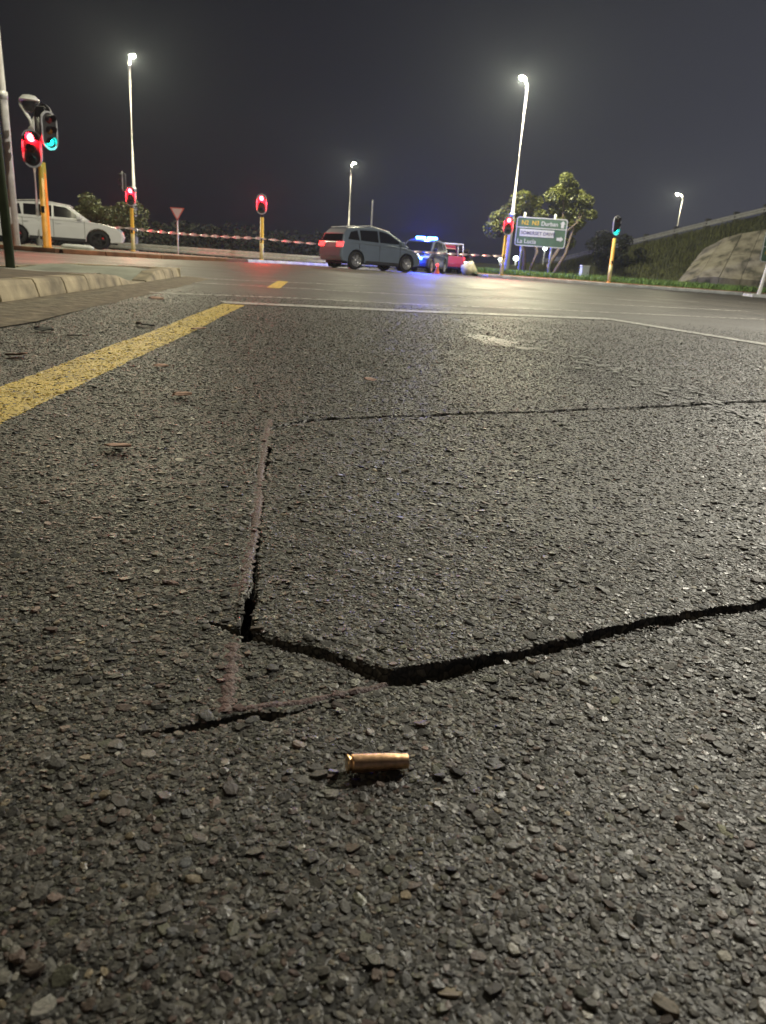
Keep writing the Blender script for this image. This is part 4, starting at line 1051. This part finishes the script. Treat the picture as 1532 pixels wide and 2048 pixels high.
for x, z, r_ in ((-2.35,2.3,.62),(-2.0,2.85,.62),(-1.6,3.25,.55),(-1.1,3.75,.62),(-.8,4.1,.45),(-.5,3.5,.60),(-.15,3.9,.45),(.1,3.1,.5),(-1.5,2.5,.55),(-.9,2.9,.5),
                 (1.15,4.35,.66),(1.6,4.75,.55),(.75,4.2,.5),(1.25,5.1,.36),(2.05,4.2,.62),(2.45,3.7,.60),(2.55,4.05,.5),(1.55,3.55,.55),(2.3,3.0,.5),(1.9,2.6,.55),(1.3,2.9,.45),(2.0,1.9,.45),(2.9,3.4,.35),(1.0,3.6,.4)):
    cl_.append(((x, random.uniform(-.7, .7), z), r_, int(420*r_/.5)))
st_ = [[(P3(-.35,0,-.2),.13),(P3(-.45,0,1.2),.10),(P3(-1.0,.1,2.4),.07),(P3(-1.8,0,3.0),.03)], [(P3(-.1,.1,-.2),.12),(P3(.25,.1,1.3),.09),(P3(-.2,.2,2.8),.06),(P3(-.6,.1,3.9),.02)],
       [(P3(1.1,0,-.2),.16),(P3(1.0,.1,.6),.13),(P3(1.45,.1,1.5),.10),(P3(1.5,0,2.6),.08),(P3(1.3,0,4.4),.03)], [(P3(1.2,.1,-.1),.12),(P3(1.9,.2,1.3),.09),(P3(2.1,.1,2.6),.06),(P3(2.5,.1,3.8),.02)],
       [(P3(1.45,0,2.2),.06),(P3(2.3,0,3.0),.04),(P3(2.6,0,3.7),.02)], [(P3(-.8,0,2.0),.06),(P3(-1.6,-.1,2.4),.03),(P3(-2.3,0,2.5),.015)]]
tree('broadleaf_tree', (7.35, 44.2, .2), 'loose spreading multi-stemmed tree behind the green direction sign', st_, cl_, M['leaf'], .105)
cl_ = [((random.gauss(0, .95), random.gauss(0, .5), random.uniform(.1, 1.9)), random.uniform(.35, .6), 190) for _ in range(26)]
cl_ = [c_ for c_ in cl_ if abs(c_[0][0]) < 2.0-.55*c_[0][2]+.6]
tree('bush', (-15.9, 42, .75), 'rounded olive green bush behind the white car', [[(P3(0,0,-1),.12),(P3(.1,0,.6),.08),(P3(.4,0,1.5),.03)],[(P3(-.1,0,-1),.1),(P3(-.6,0,1.2),.03)]], cl_, M['leaf_olive'], .10, 'bush')
cl_ = [((random.gauss(0, .75), random.gauss(0, .5), random.uniform(-.3, 1.7)), random.uniform(.3, .6), 170) for _ in range(26)]
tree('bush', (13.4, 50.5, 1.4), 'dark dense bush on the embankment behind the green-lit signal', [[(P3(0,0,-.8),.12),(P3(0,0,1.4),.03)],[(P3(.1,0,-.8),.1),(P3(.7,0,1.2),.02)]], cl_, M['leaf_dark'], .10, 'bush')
b = MB()
for k in range(150):
    x = random.uniform(-34, -2.5)
    leaves(b, (x, random.uniform(48, 58)+max(0, x+9)*1.2, random.uniform(-.3, 1.5)), random.uniform(.6, 1.2), 110, .17)
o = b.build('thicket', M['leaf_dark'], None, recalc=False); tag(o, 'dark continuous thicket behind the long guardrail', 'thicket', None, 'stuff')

# ------------------------------------------------------------ wet patch and drips on the road
M['water'] = mat('shallow_water', (0.03, 0.028, 0.025), 0.48, 0, 0.2, 60, 0.6)
def blob(b, cx, cy, rx, ry, z, seed, n_=26, irregular=.35):
    rnd = random.Random(seed); ph = [rnd.uniform(0, 6.28) for _ in range(5)]
    pts = []
    for k in range(n_):
        a_ = 2*math.pi*k/n_; r_ = 1+irregular*sum(math.sin((q+2)*a_+ph[q])/(q+1.5) for q in range(5))*.6
        pts.append((cx+rx*r_*math.cos(a_)-.08*ry*r_*math.sin(a_), cy+ry*r_*math.sin(a_), z))
    i_ = b.addv(pts); b.face(range(i_, i_+n_))
for k in range(13):
    t = random.random(); cx = .385+.20*t+random.gauss(0, .035); cy = 3.80-.62*t+random.gauss(0, .03)
    rx = random.uniform(.02, .055) if k > 1 else .085; ry = rx*random.uniform(1.0, 1.9)
    b = MB(); blob(b, cx, cy, rx, ry, .0006+.00003*k, k, 26, .5)
    tag(b.build('puddle', M['water'], None, recalc=False), kind='structure')
b = MB()
for _ in range(420):
    t = random.random(); x = .34+.56*t+random.gauss(0, .012+.055*t); y = 4.9-3.1*t+random.gauss(0, .05)
    s = random.uniform(.004, .012)
    blob(b, x, y, s, s*random.uniform(.8, 2.0), float(road_h(np.array([x]), np.array([y]))[0])*float(edge_fade(np.array([x]), np.array([y]))[0])+.0012+random.uniform(0, .0022), random.random(), 9, .5)
o = b.build('drip_trail', M['water'], road, recalc=False); tag(o, kind='stuff')

# ------------------------------------------------------------ litter on the road
def top(x, y): return float(road_h(np.array([x]), np.array([y]))[0])*float(edge_fade(np.array([x]), np.array([y]))[0])
def leaf_scrap(x, y, L_, m, label, cat='leaf', name='dry_leaf', curl=.2, rz=0):
    b = MB(); rows = []
    for i in range(7):
        t = i/6; wd = L_*.42*math.sin(math.pi*min(1, t*.92+.06))
        rows.append(b.addv([(L_*(t-.5), s*wd*(1+.1*math.sin(9*t)), curl*L_*(abs(s)*.35+.5*(t-.5)**2)+random.uniform(0, .03)*L_) for s in (-1, -.5, 0, .5, 1)]))
    for i in range(6):
        for k_ in range(4): b.face((rows[i]+k_, rows[i]+k_+1, rows[i+1]+k_+1, rows[i+1]+k_), 0, True)
    o = b.build(name, m, None, recalc=False)
    sol = o.modifiers.new('thick', 'SOLIDIFY'); sol.thickness = L_*.02
    o.location = (x, y, top(x, y)+.0035); o.rotation_euler = (random.uniform(-.15, .15), random.uniform(-.1, .1), rz)
    return tag(o, label, cat)
leaf_scrap(-0.415, 1.106, 0.040, M['dryleaf'], 'pinkish brown dry leaf lying alone on the near asphalt', rz=.1)
leaf_scrap(-0.305, 1.055, 0.016, M['paleleaf'], 'small pale scrap on the asphalt beside the pinkish leaf', 'scrap', 'paper_scrap', rz=.6)
leaf_scrap(-0.996, 1.965, 0.055, M['dryleaf'], 'curled tan leaf lying between the yellow line and the gutter', rz=.2)
leaf_scrap(-1.027, 3.025, 0.040, M['paleleaf'], 'bright white scrap lying beside its painted shadow near the yellow line', 'scrap', 'paper_scrap', rz=1.2, curl=.8)
leaf_scrap(-0.990, 3.008, 0.060, M['scrap_shade'], 'dark sliver painted as a shadow beside the bright white scrap', 'scrap_shadow', 'scrap_shadow', rz=.1)  # dark piece paints the shadow of the white scrap
leaf_scrap(-1.218, 2.608, 0.070, M['scrap_shade'], 'flat dark scrap lying on the asphalt near the gutter', 'scrap', 'bark_scrap', rz=0)
leaf_scrap(-1.065, 2.499, 0.045, M['scrap_shade'], 'small dark crumb lying midway between gutter and yellow line', 'scrap', 'bark_scrap', rz=.5)
leaf_scrap(-0.606, 1.943, 0.040, M['dryleaf'], 'small pink leaf lying just right of the yellow line', rz=0)
leaf_scrap(-0.442, 1.559, 0.040, M['dryleaf'], 'flat brown leaf lying beyond the red sealed crack', rz=.2)
leaf_scrap(-0.059, 1.981, 0.035, M['dryleaf'], 'pale brown leaf lying beyond the far crack', rz=.3)
leaf_scrap(-0.785, 3.013, 0.060, M['dryleaf'], 'tan leaf lying on the edge of the yellow line', rz=.3)
leaf_scrap(-1.456, 4.618, 0.090, M['dryleaf'], 'brown leaf lying near the gutter short of the stop line', rz=.1)

# ------------------------------------------------------------ cartridge case
M['brass'] = mat('lacquered_copper_case', (0.80, 0.50, 0.28), 0.42, 1.0, 0.25, 260, 0.05)
M['brass2'] = mat('brass_rim', (0.85, 0.58, 0.30), 0.36, 1.0, 0.3, 200)
cs = empty('cartridge_case', (0, 0, 0), 0, 'spent copper coloured cartridge case lying on the near asphalt', 'cartridge case')
mm = .001; L_ = 38.7*mm
def turn(pr): return [(r_*mm, h_*mm) for r_, h_ in pr]
b = MB(); b.lathe(turn([(4.6,2.6),(5.25,3.1),(5.65,3.6),(5.65,4.4),(5.45,18),(5.15,30.2),(5.08,30.6),(4.75,32.4),(4.66,33.0),(4.64,38.5),(4.56,38.7),(4.2,38.7),(4.2,33.5),(4.5,30),(4.6,20)]), 'x', 48); b.build('body', M['brass'], cs)
b = MB(); b.lathe(turn([(0,.25),(2.5,.25),(2.6,0),(5.3,0),(5.65,.35),(5.65,1.25),(5.35,1.5),(4.6,1.6),(4.6,2.7)]), 'x', 48); b.build('rim', M['brass2'], cs)
b = MB(); b.lathe(turn([(0,.12),(2.1,.12),(2.45,.3)]), 'x', 24); b.build('primer', M['galv'], cs)
p0 = Vector((-.0115, .3835, 0)); p1 = Vector((.026, .3915, 0))
d = (p1-p0).normalized()
zc = top(.007, .388)-.0012
cs.location = (p0.x, p0.y, zc+.0057); cs.rotation_euler = (0, R(1.2), math.atan2(d.y, d.x))

# ------------------------------------------------------------ haze added to give the lamps their glow
b = MB(); b.box(-760, 760, -200, 960, -1.6, 12.5)
hz = b.build('haze', []) if False else None
me = bpy.data.meshes.new('haze'); me.from_pydata(b.v, [], b.f); me.update()
hm = bpy.data.materials.new('night_haze'); hm.use_nodes = True; t = hm.node_tree; t.nodes.clear()
oo = t.nodes.new('ShaderNodeOutputMaterial'); pv = t.nodes.new('ShaderNodeVolumePrincipled')
pv.inputs['Color'].default_value = (.76, .84, 1.0, 1); pv.inputs['Density'].default_value = .00055; pv.inputs['Anisotropy'].default_value = .45
t.links.new(pv.outputs[0], oo.inputs['Volume']); me.materials.append(hm)
hz = bpy.data.objects.new('haze', me); col.objects.link(hz); tag(hz, 'thin haze added over the whole junction for the lamp glow', 'haze', None, 'stuff')
